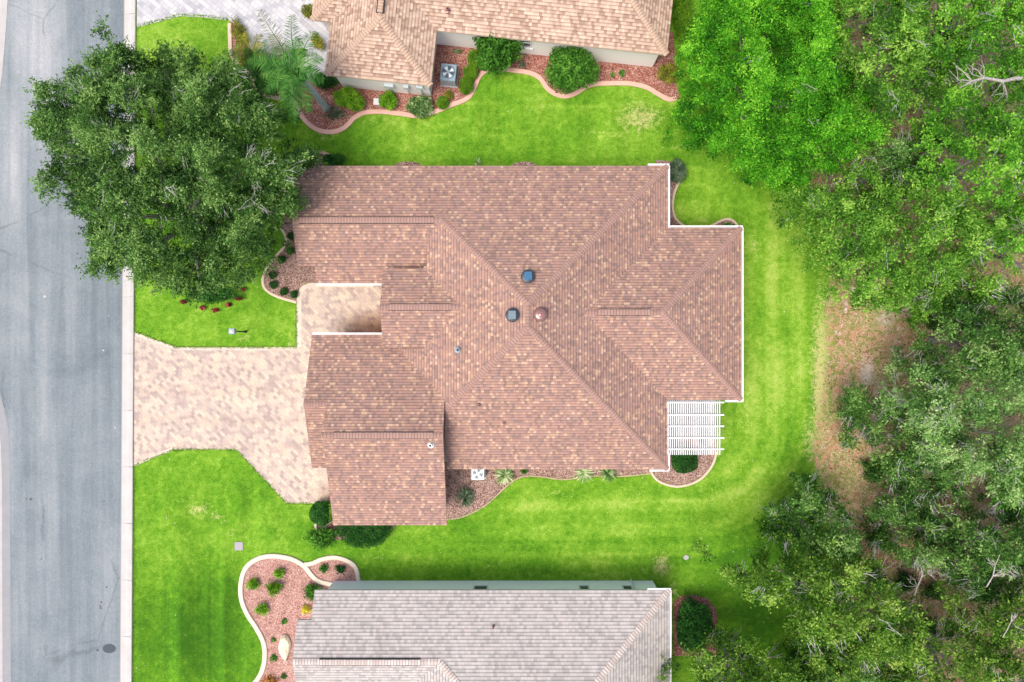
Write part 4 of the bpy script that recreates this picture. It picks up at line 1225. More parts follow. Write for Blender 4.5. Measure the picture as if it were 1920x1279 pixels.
def tree(outline, zt, rz, leafmat, label, cat="tree", name="tree", seed=0, dens=9.0, per=75, leaf=0.13, gap=0.9, twig=60, group=None,
         barkmat=None, spread=0.34, trunk_r=0.2, spray=0.5, low=0.3, twiglen=0.9, base=None, edge=1.0, nlimb=9, grow=1.0):
    """outline in photo px as seen, crown top at height zt, rz = crown depth"""
    rng = np.random.RandomState(seed+11); r = random.Random(seed+7)
    ze = zt - rz*0.8
    mx_ = sum(p[0] for p in outline)/len(outline); my_ = sum(p[1] for p in outline)/len(outline)
    P = [G(mx_+(x-mx_)*grow, my_+(y-my_)*grow, ze) for x, y in outline]
    cx = sum(p[0] for p in P)/len(P); cy = sum(p[1] for p in P)/len(P)
    P = [(x-cx, y-cy) for x, y in P]
    ar = abs(area(P)); n = int(ar*dens)
    ang = rng.uniform(0, 2*np.pi, n*9); rad = np.sqrt(rng.uniform(0, 1, n*9))
    R_ = inside_r(P, 0, 0, ang)
    keep = rng.uniform(0, 1, n*9) < (R_/R_.max())**2
    ang, rad, R_ = ang[keep][:n], rad[keep][:n], R_[keep][:n]
    Rj = R_*(1+0.05*np.sin(ang*9+seed)+0.04*np.sin(ang*17+seed*2))*edge
    x = np.cos(ang)*rad*Rj; y = np.sin(ang)*rad*Rj
    dome = np.sqrt(np.clip(1-(rad*0.93)**2, 0, 1))
    wv = wavy(x*1.0, y*1.0, seed); wv2 = wavy(x*2.4, y*2.4, seed+5)
    z = zt - rz + rz*dome*(0.74+0.24*wv) + 0.85*wv2
    lowm = rng.uniform(size=len(x)) < low
    z = np.where(lowm, z - rng.uniform(0.35, 1.0, len(x))*rz*0.5, z)
    z = np.maximum(z, 0.5)
    holes = (wv2*0.6 + wavy(x*1.5, y*1.5, seed+9)*0.8) < -gap
    fringe = (rad > 0.90) & (wavy(np.cos(ang)*6, np.sin(ang)*6, seed+3) < -0.35)
    keep = ~((holes & (~lowm | (rng.uniform(size=len(x)) < 0.25))) | fringe)
    x, y, z, rad, wv2, wv = x[keep], y[keep], z[keep], rad[keep], wv2[keep], wv[keep]
    m = len(x); k = per
    cen = np.stack([x, y, z], 1)
    rs = spread*rng.uniform(0.65, 1.25, (m,1,1))
    # leafy domes: leaves on the upper shell of each clump
    D = rng.normal(size=(m,k,3)); D[:,:,2] = np.abs(D[:,:,2])*0.9-0.15
    D /= np.linalg.norm(D, axis=2)[:,:,None]
    shell = rs*rng.uniform(0.45, 1.08, (m,k,1))*np.array([1.15,1.15,0.8])
    # sprays: the rest sit along short twigs leaving the clump outward
    nsp = 5
    sd = rng.normal(size=(m, nsp, 3)); sd[:,:,2] = np.abs(sd[:,:,2])*0.5-0.1
    out = np.stack([x, y, np.zeros(m)], 1); out /= (np.linalg.norm(out, axis=1)[:,None]+0.5)
    sd = sd + out[:,None,:]*0.55; sd /= np.linalg.norm(sd, axis=2)[:,:,None]
    idx = rng.randint(0, nsp, size=(m, k))
    DS = np.take_along_axis(sd, idx[:,:,None], axis=1)
    tt = rng.uniform(0.1, 1, (m, k, 1))
    isp = rng.uniform(size=(m,k,1)) < spray
    off = np.where(isp, DS*tt*rs*2.1 + rng.normal(size=(m,k,3))*0.045, D*shell)
    DD = np.where(isp, DS, D)
    C = cen[:,None,:] + off
    tone_c = 0.34 + rng.uniform(-0.24, 0.26, m) + 0.14*wv2 + 0.06*wv
    T = (tone_c[:,None] + rng.uniform(-0.25, 0.30, (m,k)) + (rng.uniform(size=(m,k)) < 0.10)*0.4)  # a few leaves toned paler, glints put into the leaf colour
    zz = (C[:,:,2] > 0.15).ravel()
    C = C.reshape(-1,3)[zz]; Dd = DD.reshape(-1,3)[zz]; T = np.clip(T.ravel()[zz],0,1)
    V = leaves(rng, C, leaf, leaf*0.55, 0.45, Dd)
    root = thing(name, (cx, cy, 0), label, cat, group)
    quadmesh("crown", V, T, leafmat, root)
    # trunk and limbs
    tb = MB()
    bx, by = (0, 0)
    if base: bx, by = base[0]-cx, base[1]-cy
    zs = max(0.9, (zt-rz)*0.55)
    tb.tube([(bx,by,-0.05),(bx+.03,by,0.25),(bx*0.9+0.1,by*0.9+.06,zs*.6),(bx*0.8,by*0.8,zs)], [trunk_r*1.6,trunk_r*1.1,trunk_r,trunk_r*.92], 10)
    st = Vector((bx*0.8, by*0.8, zs))
    tips = []
    for i in range(nlimb):
        a = 2*math.pi*i/nlimb + r.uniform(-.3,.3); rr = float(inside_r(P,0,0,np.array([math.atan2(math.sin(a),math.cos(a))]))[0])*r.uniform(.45,.85)
        e = Vector((math.cos(a)*rr, math.sin(a)*rr, zt - rz*r.uniform(.6,.9)))
        mid = st.lerp(e, 0.45) + Vector((r.uniform(-.4,.4), r.uniform(-.4,.4), 0.03*rr))
        m2 = st.lerp(e, 0.75) + Vector((r.uniform(-.3,.3), r.uniform(-.3,.3), 0.1))
        tb.tube([st, mid, m2, e], [trunk_r*.6, trunk_r*.4, trunk_r*.22, trunk_r*.07], 7)
        for j in range(3):
            b0 = mid.lerp(e, r.uniform(0,.6)); a2 = a + r.choice([-1,1])*r.uniform(.4,1.0)
            b1 = b0 + Vector((math.cos(a2), math.sin(a2), r.uniform(-.1,.2)))*rr*r.uniform(.25,.45)
            tb.tube([b0, b0.lerp(b1,.5)+Vector((r.uniform(-.15,.15),r.uniform(-.15,.15),.1)), b1], [trunk_r*.22, trunk_r*.14, trunk_r*.05], 5)
    build("trunk", tb, barkmat or M['bark'], root, (0,0,0))
    # pale bare twigs showing through the crown
    if twig:
        twig = max(twig, 75)
        tw = MB()
        pick = rng.randint(0, m, max(1, twig//3))
        for ci in pick:
            c = cen[ci]
            a = math.atan2(c[1], c[0]) + r.uniform(-1.2, 1.2)
            for j in range(r.randint(3, 6)):
                a2 = a + r.uniform(-.5, .5); L = twiglen*r.uniform(.4,1.2)
                p0 = Vector((c[0]+r.uniform(-.25,.25), c[1]+r.uniform(-.25,.25), c[2]+r.uniform(-.1,.3)))
                d = Vector((math.cos(a2), math.sin(a2), r.uniform(-.1,.3)))
                s_ = Vector((-d.y, d.x, 0))*r.uniform(-.3,.3)
                p1 = p0 + d*L*.5 + s_*L*.4; p2 = p0 + d*L
                tw.tube([p0, p1, p2], [0.013, 0.009, 0.004], 3)
                if r.random() < .7:
                    q1 = p1 + (d + s_*2.5)*L*.35 + Vector((0,0,.05)); tw.tube([p1, q1], [0.010, 0.005], 3)
        build("twigs", tw, M['twig'], root, (0,0,0))
    return root

tree([(72,262),(88,215),(110,150),(150,130),(182,100),(228,78),(240,110),(300,95),(345,82),(400,112),(445,118),(480,165),(520,200),(580,255),(592,290),(560,345),(552,395),(540,430),(512,480),(470,520),(425,560),(395,572),(350,545),(315,528),(262,535),(225,505),(190,510),(165,450),(125,400),(120,360),(90,330),(95,290)],
     8.2, 3.9, M['oak'], "broad feathery live oak overhanging the road in front of the main house", name="oak_tree", seed=3, dens=20, per=105, leaf=0.115, gap=1.15, twig=240, spread=0.27, trunk_r=0.28, spray=0.6, low=0.30, twiglen=.7, base=(*G(395,440),), edge=0.97)
WG = "trees of the wood on the right"
tree([(1282,100),(1300,45),(1330,-30),(1450,-70),(1560,-60),(1590,20),(1575,90),(1600,170),(1622,240),(1590,300),(1530,330),(1500,352),(1440,345),(1390,330),(1330,290),(1285,250),(1268,190),(1270,140)],
     7.6, 4.6, M['bright'], "brightest broad green tree beside the tan-roofed house, top centre-right", seed=21, dens=20, per=84, leaf=0.13, gap=2.2, twig=30, spread=0.27, group=None, low=0.3, edge=0.97, spray=0.3, twiglen=.6)
W = [
 ([(1555,-70),(1700,-60),(1725,40),(1715,110),(1680,160),(1660,220),(1640,300),(1600,270),(1580,190),(1560,100)], 8.5, 4.5, 'mid', "mid-green tree right of the bright tree, at the top edge", 31, 1.1, 90),
 ([(1730,-60),(1860,-70),(1990,-60),(1990,120),(1900,150),(1830,165),(1770,150),(1720,90)], 9, 4.5, 'mid2', "fresh green tree in the top right corner", 32, 1.0, 110),
 ([(1740,200),(1830,185),(1990,170),(1990,400),(1900,395),(1840,365),(1780,400),(1740,350),(1715,280)], 8.5, 4.5, 'mid2', "spreading green tree at the right edge below the leaning grey trunk", 33, 1.0, 110),
 ([(1478,370),(1540,345),(1620,322),(1690,350),(1780,385),(1840,420),(1830,480),(1790,510),(1745,545),(1690,552),(1640,582),(1575,575),(1540,520),(1500,455),(1468,405)], 7.5, 4.2, 'mid', "wide green tree between the bright tree and the bare litter clearing", 34, 1.2, 110),
 ([(1850,430),(1990,410),(1990,520),(1910,505),(1862,490)], 6.5, 3.0, 'mid2', "small green tree at the right edge above the rusty clearing", 35, 1.0, 40),
 ([(1770,570),(1850,560),(1990,590),(1990,680),(1850,690),(1770,705),(1700,690),(1735,620)], 7.0, 3.8, 'woodsdark', "dark green tree right of the bare litter clearing", 36, 0.9, 120),
 ([(1695,700),(1780,680),(1900,690),(1985,760),(1990,930),(1890,925),(1820,900),(1760,870),(1700,820),(1672,760)], 8.0, 4.2, 'pale', "pale lichen-grey tree with many bare twigs at mid right", 37, 1.0, 330),
 ([(1582,735),(1640,745),(1690,785),(1700,850),(1660,880),(1625,850),(1590,800)], 4.5, 2.5, 'woodsdark', "small low tree left of the pale twiggy tree", 38, 0.9, 60),
 ([(1512,895),(1560,935),(1582,975),(1560,1010),(1530,1035),(1490,1030),(1452,1000),(1452,960),(1480,920)], 5.5, 3.4, 'woodsdark', "dark bluish tree at the lawn edge above the big olive tree", 39, 1.1, 90),
 ([(1350,1052),(1400,1055),(1450,1030),(1520,1020),(1600,1035),(1655,1060),(1675,1110),(1700,1180),(1690,1250),(1600,1270),(1530,1230),(1490,1170),(1440,1115),(1400,1112),(1365,1090)], 8.0, 4.2, 'darkoak', "big olive-green tree leaning over the lawn at the lower right", 40, 1.25, 190),
 ([(1280,1235),(1330,1195),(1370,1200),(1430,1215),(1500,1230),(1540,1290),(1530,1380),(1260,1380),(1262,1270)], 7.5, 4.2, 'darkoak', "olive tree overlapping the corner of the grey-roofed house at the bottom edge", 41, 0.9, 220),
 ([(1800,1000),(1870,975),(1990,990),(1990,1120),(1890,1120),(1810,1105),(1775,1050)], 7.0, 4.0, 'woodsdark', "dark green tree at the right edge below the rusty litter", 42, 0.9, 140),
 ([(1750,1150),(1820,1125),(1990,1130),(1990,1380),(1680,1380),(1660,1290),(1700,1240)], 8.0, 4.2, 'darkoak', "olive-green tree in the bottom right corner", 43, 1.1, 190),
 ([(1640,940),(1700,930),(1740,960),(1740,1010),(1680,1040),(1640,1020),(1620,980)], 4.0, 2.4, 'woodsdark', "small bushy tree between the litter clearing and the bleached dead trunk", 44, 0.7, 60),
 ([(1870,860),(1990,850),(1990,960),(1920,955),(1870,920)], 7.0, 3.2, 'mid2', "bright green tree at the right edge under the pale twiggy tree", 45, 1.0, 50),
 ([(1740,40),(1790,180),(1740,210),(1700,200),(1690,140),(1715,90)], 6.0, 3.5, 'mid', "narrow tree between the two green trees near the top edge", 46, 0.7, 60),
]
W += [
 ([(1700,545),(1760,520),(1820,520),(1850,545),(1800,580),(1740,600),(1700,580)], 5.5, 3.0, 'mid', "low mid-green tree above the dark tree, right of the clearing", 47, 1.2, 60),
 ([(1745,990),(1800,960),(1830,990),(1810,1050),(1760,1060),(1730,1030)], 4.5, 2.6, 'woodsdark', "small dark tree between the rusty litter and the bleached dead trunk", 48, 1.0, 60),
 ([(1680,880),(1750,870),(1800,905),(1780,940),(1700,930),(1665,905)], 4.8, 2.6, 'woodsdark', "low tree under the lower left side of the pale twiggy tree", 49, 1.0, 60),
 ([(1530,1190),(1590,1210),(1640,1240),(1680,1280),(1690,1380),(1500,1380),(1490,1260)], 6.0, 3.4, 'woodsdark', "dark tree at the bottom edge between the two olive trees", 50, 1.0, 100),
 ([(1590,300),(1650,270),(1720,310),(1730,350),(1660,345),(1600,340)], 5.5, 3.0, 'woodsdark', "low shaded tree in the gap below the bright tree", 51, .7, 60),
]
for (ol, zt, rz, mt, lb, sd, gap, tw) in W:
    tree(ol, zt, rz, M[mt], lb, seed=sd, dens=15, per=76, leaf=0.135, gap=gap+.45, twig=int(tw*.9), spread=0.28, group=WG, low=0.34, spray=0.4, edge=1.0, trunk_r=0.16, twiglen=.6, grow=(1.0 if sd in (33,34,35) else 1.05))

# dead wood
def dead(name, pts, rads, twigs, label, cat, zs, seed=1):
    r = random.Random(seed); P = [Vector((*G(x, y, z), z)) for (x, y), z in zip(pts, zs)]
    root = thing(name, (P[0].x, P[0].y, 0), label, cat); o = (P[0].x, P[0].y, 0)
    q = MB(); q.tube(P, [x*.75 for x in rads], 8); build("trunk", q, M['deadwood'], root, o)
    for (i, dx, dy, L) in twigs:
        b0 = P[i]; q = MB()
        for j in range(4):
            d = Vector((dx+r.uniform(-.5,.5), -dy+r.uniform(-.5,.5), r.uniform(-.2,.4))).normalized()*L*r.uniform(.5,1.1)
            s = Vector((-d.y, d.x, 0))*r.uniform(-.25,.25)
            q.tube([b0, b0+d*.5+s, b0+d], [0.016,0.012,0.005], 5)
            q.tube([b0+d*.5+s, b0+d*.8-s*1.5], [0.013,0.006], 4)
        build("branch", q, M['deadwood'], root, o)
dead("dead_tree", [(1678,1162),(1690,1148),(1702,1142),(1714,1120),(1720,1100),(1728,1082),(1732,1066)], [.11,.10,.09,.075,.06,.05,.03], [(4,-.8,.1,1.2),(6,1,.0,1.2),(6,.3,-1,.9),(5,1,-.3,1.1),(6,-.2,-1,.8)], "bleached dead tree trunk lying in the clearing at the lower right", "dead tree", [.2,1.2,1.8,2.4,2.8,3.2,3.6], 2)
dead("dead_tree", [(2150,125),(2040,134),(1990,140),(1930,146),(1905,147),(1880,152),(1845,146),(1822,152),(1800,165)], [.24,.19,.15,.13,.12,.10,.07,.045,.02], [(6,-1,.5,1.3),(7,-1,-.3,1.2),(5,-.3,1,1.2),(6,-.5,-.8,1.0)], "thick grey leaning bare trunk at the upper right edge", "dead tree", [-.1,3.2,5.5,6.6,7.0,7.4,7.9,8.1,8.3], 3)
dead("fallen_branch", [(1566,1006),(1580,1000),(1590,985),(1598,965),(1600,955)], [.05,.045,.035,.02,.01], [(1,.8,-.6,.9),(2,-.6,-.8,.8),(0,-1,.3,1.0)], "thin forked pale branch lying right of the dark bluish tree", "branch", [.3,.5,.6,.8,.9], 4)
dead("fallen_branch", [(1560,345),(1600,330),(1640,322),(1672,312)], [.05,.045,.03,.015], [(0,-.8,.3,.8),(1,-.3,.9,.8)], "pale bare limb in the gap below the bright tree", "branch", [4.0,4.3,4.5,4.8], 5)
dead("fallen_branch", [(1880,1195),(1888,1182),(1896,1165),(1905,1175),(1920,1182)], [.03,.025,.025,.02,.012], [(2,.2,-1,.5)], "forked white branch at the far right edge near the bottom", "branch", [7.8,8.1,8.4,8.2,8.1], 6)
dead("fallen_branch", [(1850,1100),(1862,1080),(1866,1060),(1875,1040)], [.04,.035,.025,.012], [(1,.9,-.6,.8),(2,-.7,-.6,.8)], "thin pale bare branch over the dark tree at the lower right edge", "branch", [6.6,7.0,7.3,7.5], 7)

# ---------------------------------------------------------------- shrubs
def shrub(px, py, rx, ry, h, mat, label, seed=0, leaf=0.09, n=None, dens=380, name="shrub", cat="shrub", shape=2.0, z0=0.0, group=None, shell=0.25, up=0.5, ang=0.0, lump=0.08):
    """rx, ry in metres; px,py where the middle of the plant is seen (at half height)"""
    rng = np.random.RandomState(seed+100)
    X, Y = G(px, py, h*0.5)
    root = thing(name, (X, Y, 0), label, cat, group)
    ar = math.pi*rx*ry; n = n or int(ar*dens + (rx+ry)*h*dens*0.9)
    th = rng.uniform(0, 2*np.pi, n); u = rng.uniform(0, 1, n)
    cz = 1-u*1.25; ph = np.arccos(cz); sr = np.sqrt(1-cz*cz)
    sh = 1+shell*(rng.uniform(-1,0.15,n)) + lump*np.sin(3*th+seed)+lump*np.sin(5*th+ph*4+seed*2)
    dx, dy = np.cos(th)*sr, np.sin(th)*sr
    nr = (np.abs(dx)**shape+np.abs(dy)**shape+np.abs(cz)**shape)**(1.0/shape)
    x = dx/nr*rx*sh; y = dy/nr*ry*sh; z = h*0.5 + cz/nr*h*0.5*sh
    ca, sa = math.cos(ang), math.sin(ang)
    C = np.stack([x*ca-y*sa, x*sa+y*ca, z], 1); C[:,2] = np.maximum(C[:,2], 0.06)
    T = np.clip(0.35+0.28*np.sin(x*9+seed)*np.cos(y*8)+rng.uniform(-0.35,0.5,n),0,1)
    V = leaves(rng, C, leaf, leaf*0.55, up)
    quadmesh("foliage", V, T, mat, root)
    q = MB(); r = random.Random(seed)
    for i in range(5):
        a = i*1.256+r.random()
        q.tube([(0.03*math.cos(a),0.03*math.sin(a),0),(rx*.3*math.cos(a),ry*.3*math.sin(a),h*.45),(rx*.6*math.cos(a),ry*.6*math.sin(a),h*.8)], [.022,.016,.008], 5)
    # dense inner foliage so the plant is not hollow
    build("stem", q, M['bark'], root)
    inn = leaves(rng, C*rng.uniform(.5,.95,n)[:,None], leaf*1.3, leaf*.9, up)
    quadmesh("inner_foliage", inn, np.clip(T,0,.7), mat, root)
    return root

# tan house bed
shrub(931,97,1.15,1.1,2.6,M['shrub'],"tall leafy shrub covering part of the tan roof's edge, left of the two big ones",1,0.15,dens=330,shell=.4,lump=.12,up=.3)
shrub(1070,130,1.35,1.15,2.2,M['shrub'],"broad round leafy shrub right of the tall one in the tan house's bed",2,0.13,dens=420,shell=.35,lump=.07,up=.3)
shrub(655,186,0.85,0.55,0.9,M['lime'],"oval lime-green shrub nearest the palm trunk, along the garage wall",3,0.08,dens=520,shell=.15,ang=-.35)
shrub(728,189,0.48,0.48,0.8,M['lime'],"small bright green shrub right of the white box by the garage wall",4,0.09,dens=520,shell=.3)
shrub(788,200,0.68,0.58,1.0,M['varieg'],"cream-variegated shrub at the right end of the garage wall",5,0.11,dens=460,shell=.35)
shrub(891,111,0.42,0.50,0.9,M['clip'],"clipped olive-green bush touching the tall shrub by the tan house",6,0.05,dens=1100,shell=.06,lump=.03)
shrub(882,137,0.40,0.42,0.8,M['clip'],"upper clipped ball of the pair right of the big air conditioner",7,0.05,dens=1100,shell=.06,lump=.03)
shrub(874,161,0.40,0.46,0.8,M['clip'],"lower clipped ball of the pair right of the big air conditioner",8,0.05,dens=1100,shell=.06,lump=.03)
shrub(830,193,0.34,0.36,0.6,M['clip'],"small round clipped ball below the big air conditioner",9,0.05,dens=1100,shell=.06,lump=.03)
shrub(841,178,0.26,0.24,0.45,M['olive'],"tiny yellow-brown bush just above the small clipped ball",10,0.05,dens=900,shell=.2)
shrub(1252,138,0.55,0.55,0.9,M['olive'],"yellowish shrub at the right corner of the tan house",11,0.07,dens=500,shell=.35)
shrub(1278,28,0.45,1.3,1.2,M['clip'],"long dull green hedge along the end wall of the tan house",12,0.07,dens=520,shell=.2,shape=3,name="hedge",cat="hedge")
shrub(502,142,0.85,0.95,1.3,M['palmleaf'],"bushy dark green plant left of the palm, top left",13,0.16,dens=260,shell=.5,up=.2)
shrub(610,152,0.65,0.45,0.9,M['hedge'],"dark shrub in the corner between the palm trunk and the garage",14,0.10,dens=420,shell=.4)
shrub(627,213,0.75,0.45,0.4,M['greyleaf'],"low grey-green sprawling plant at the foot of the palm",15,0.07,dens=200,shell=.6,up=.2,lump=.2)
shrub(449,62,0.42,0.85,0.5,M['olive'],"yellow-green low planting at the tip of the palm bed",16,0.07,dens=420,shell=.5,ang=0.35,lump=.15)
shrub(595,78,0.30,0.5,0.7,M['olive'],"narrow yellow-green shrub at the left corner of the tan-roofed house",17,0.08,dens=420,shell=.4,ang=.5)
shrub(578,22,0.35,0.40,0.8,M['olive'],"round yellow-green shrub by the west wing of the tan house, at the top",18,0.08,dens=420,shell=.3)
shrub(1166,137,0.20,0.20,0.35,M['shrub'],"tiny green plant in the mulch right of the broad round shrub",19,0.08,dens=300,shell=.5)
shrub(1148,140,0.14,0.20,0.25,M['shrub'],"tiniest sprig beside the tiny green plant in the tan house's bed",20,0.06,dens=300,shell=.5)
shrub(858,96,0.30,0.16,0.2,M['varieg'],"low pale groundcover in the mulch above the big air conditioner",21,0.06,dens=300,shell=.6)
shrub(978,122,0.24,0.24,0.3,M['greyleaf'],"small grey plant right of the tall shrub by the tan house wall",22,0.06,dens=300,shell=.6)
# main house
shrub(603,962,0.62,0.66,1.2,M['hedge'],"dark rounded shrub just above the block at the garage corner",30,0.07,dens=900,shell=.15,lump=.04)
shrub(604,1008,0.85,0.55,0.9,M['shrub'],"loose green shrub left of the big half-round hedge",31,0.12,dens=330,shell=.55,lump=.16,up=.3)
shrub(683,992,1.45,1.0,1.0,M['hedge'],"big half-round dark hedge under the south eave of the garage wing",32,0.075,dens=620,shell=.18,lump=.03,name="hedge",cat="hedge")
shrub(626,955,0.14,0.55,1.5,M['clip'],"thin strip of hedge against the west wall of the garage wing",33,0.06,dens=600,shell=.2,shape=4,name="hedge",cat="hedge")
shrub(1283,862,0.68,0.70,1.2,M['hedge'],"dark squared hedge in the round bed below the pergola",34,0.055,dens=1300,shell=.10,shape=2.5,lump=.03,name="hedge",cat="hedge")
shrub(1268,322,0.55,0.62,1.2,M['greyleaf'],"speckled grey-green bush at the north-east corner of the main house",35,0.07,dens=650,shell=.3)
shrub(1050,884,0.12,0.1,0.2,M['shrub'],"tiny green tuft under the south eave of the main house",36,0.06,dens=200) if False else None
shrub(983,884,0.20,0.16,0.35,M['shrub'],"tiny bright green bush between the two pale spiky plants",36,0.06,dens=600)
shrub(626,300,0.65,0.35,0.6,M['hedge'],"low dark shrub north of the roof corner by the oak",37,0.08,dens=520,shell=.3)
shrub(1366,424,0.25,0.2,0.4,M['shrub'],"small green bush inside the hump-shaped edging",38,0.07,dens=500)
shrub(1343,1172,0.0001,0.0001,0.01,M['hedge'],"x",39) if False else None
shrub(1302,1172,0.92,1.25,2.0,M['hedge'],"large dark glossy hedge at the right end of the grey-roofed house",40,0.10,dens=520,shell=.25,shape=3,name="hedge",cat="hedge")
# small round shrubs of the entry bed
first = shrub(511,516,0.22,0.22,0.4,M['hedge'],"small dark ball shrub nearest the left bend of the entry bed",50,0.05,dens=1000,shell=.2,group="small ball shrubs of the entry bed")
for i, (px, py, lb) in enumerate([(513,534,"second small ball shrub down the entry bed's curved edging"),(532,547,"third small ball shrub, where the entry edging turns to the walk"),(551,552,"last small ball shrub, touching the front walk"),(528,487,"small ball shrub at the notch of the entry edging"),(544,470,"small ball shrub beside the gable end of the north wing"),(547,443,"uppermost small ball shrub, close to the oak and the gable")]):
    X, Y = G(px, py, 0.2); copy_thing(first, (X, Y, 0), i*1.3, (1+0.1*(i%2),1,1), lb)
# grey house bed
for i, (px, py, r_, h, m, lb) in enumerate([
    (474,1096,.36,.5,'lime',"round lime plant at the far left of the gravel bed"),
    (491,1143,.36,.5,'lime',"spiky lime plant below the other lime plant in the gravel bed"),
    (523,1075,.28,.6,'lime',"upper lime-tipped plant at the top of the gravel bed"),
    (514,1103,.42,.7,'clip',"wispy green shrub in the middle of the gravel bed"),
    (533,1165,.17,.2,'shrub',"small dark sprig above the boulder"),
    (512,1200,.14,.2,'shrub',"smallest sprig left of the boulder"),
    (513,1234,.20,.22,'shrub',"small plant below left of the boulder"),
    (532,1268,.17,.2,'shrub',"lowest small sprig of the gravel bed"),
    (607,1066,.25,.35,'shrub',"left one of two shrubs in the small curved bed"),
    (638,1067,.28,.4,'hedge',"right, darker one of two shrubs in the small curved bed"),
    (586,1110,.50,.7,'shrub',"leafy green shrub at the corner of the grey roof"),
    (573,1143,.26,.35,'yellow',"bright yellow plant beside the notch of the grey roof"),
    (506,1281,.45,.4,'rustleaf',"orange-brown plant cut by the bottom edge")]):
    shrub(px, py, r_, r_*.9, h, M[m], lb, 60+i, 0.085, dens=480, shell=.55, up=.25, lump=.15, name="bedding_plant", cat="plant")
# red plants round the oak's foot
for i, (px, py, lb) in enumerate([(344,566,"leftmost red plant at the foot of the oak"),(380,577,"red plant at the lowest point of the oak's shade"),(382,547,"red plant half hidden under the oak's leaves"),(403,582,"faint pinkish plant right of the lowest red plant"),(428,572,"small pink-red plant in the middle of the row by the oak"),(447,560,"red plant just below the largest red one"),(455,543,"largest deep red plant at the right end of the row by the oak")]):
    shrub(px, py, .17+.04*(i>4), .12, .3, M['red'], lb, 80+i, 0.11, dens=420, shell=.6, up=.2, name="red_leaved_plant", cat="plant", group="red plants at the foot of the oak")
shrub(400,552,1.5,0.5,0.5,M['hedge'],"dark low groundcover shrub ringed by red plants under the oak",90,0.10,dens=330,shell=.5,lump=.12)

# spiky plants
def spiky(px, py, R_, n, mat, label, seed, h=0.5, w=0.05, name="spiky_plant"):
    rng = random.Random(seed); X, Y = G(px, py, h*.4)
    root = thing(name, (X, Y, 0), label, "plant")
    mb = MB()
    for i in range(n):
        a = rng.uniform(0, 6.283); L = R_*rng.uniform(.6,1.1); up = rng.uniform(.25,1.2)
        d = Vector((math.cos(a), math.sin(a), 0)); s = Vector((-d.y, d.x, 0)); t = rng.random()
        p = [Vector((0,0,0.05)), d*L*.4+Vector((0,0,h*up*.7)), d*L*.8+Vector((0,0,h*up*.8)), d*L+Vector((0,0,h*up*.55))]
        ww = [w*.6, w, w*.7, .003]
        for k in range(3):
            mb.face([p[k]-s*ww[k], p[k]+s*ww[k], p[k+1]+s*ww[k+1], p[k+1]-s*ww[k+1]], 0, t)
    build("blades", mb, mat, root)
    q = MB(); q.lathe((0,0), [(0.08,0),(0.06,0.1),(0.02,0.2)], 8); build("crown", q, mat, root)
spiky(872,932,0.62,90,M['greyleaf'],"blue-green spiky plant in the south bed near the garage wing",1,.5,.022)
spiky(946,889,0.62,110,M['varieg'],"pale variegated spiky plant right of the white air conditioner",2,.45,.022)
spiky(1095,886,0.60,100,M['varieg'],"pale variegated grass left of its twin, in the south bed",3,.4,.02)
spiky(1140,887,0.55,90,M['varieg'],"rightmost pale grass tuft in the south bed",4,.4,.02)
spiky(896,306,0.3,24,M['varieg'],"tiny pale tuft peeping out at the north eave",5,.3,.015)

# fronded plants and palm
def frond(mb, p0, d, L, rise, droop, nl, wl, rng, tone, leaflen):
    d = Vector(d).normalized(); s = Vector((-d.y, d.x, 0)).normalized()
    pts = []
    for i in range(13):
        t = i/12; pts.append(p0 + d*L*t + Vector((0,0, rise*math.sin(t*1.6) - droop*t*t)))
    mb.tube(pts[::2], [0.035,0.03,0.024,0.018,0.013,0.009,0.004], 4, tone=tone*.7)
    for i in range(nl):
        t = 0.12+0.88*i/nl; k = min(11, int(t*12)); f = t*12-k; p = pts[k].lerp(pts[k+1], f)
        tg = (pts[k+1]-pts[k]).normalized()
        for sg in (-1, 1):
            LL = leaflen*math.sin(0.35+t*2.5)*rng.uniform(.8,1.15)
            dd = (s*sg*rng.uniform(.75,1.1) + tg*rng.uniform(.4,.85) + Vector((0,0,rng.uniform(-.45,.35)))).normalized()
            wv = dd.cross(Vector((0,0,1))).normalized()*wl
            m = p + dd*LL*.5; e = p + dd*LL + Vector((0,0,-0.22*LL))
            tt = min(1, max(0, tone+rng.uniform(-.3,.3)))
            mb.face([p-wv*.4, p+wv*.4, m+wv, m-wv], 0, tt); mb.face([m-wv, m+wv, e+wv*.1, e-wv*.1], 0, tt)
X, Y = G(612, 203)
palm = thing("palm_tree", (X, Y, 0), "feather palm with grey leaning-looking trunk beside the white driveway", "palm tree")
q = MB()
prof = [(0.24,0)]
for k in range(26):
    z = 0.1+k*0.17; r_ = 0.19-0.0015*k; prof += [(r_, z), (r_*0.95, z+0.14)]
q.lathe((0,0), prof, 14); build("trunk", q, M['palmtrunk'], palm)
q = MB(); q.lathe((0,0), [(0.17,4.5),(0.19,4.7),(0.15,5.1),(0.07,5.5)], 12); build("crownshaft", q, M['palmleaf'], palm)
ftop = Vector((0,0,5.3))
kx = F/(H-5.6)
cpx, cpy = 960+X*kx, 639.5-Y*kx
rng = random.Random(4)
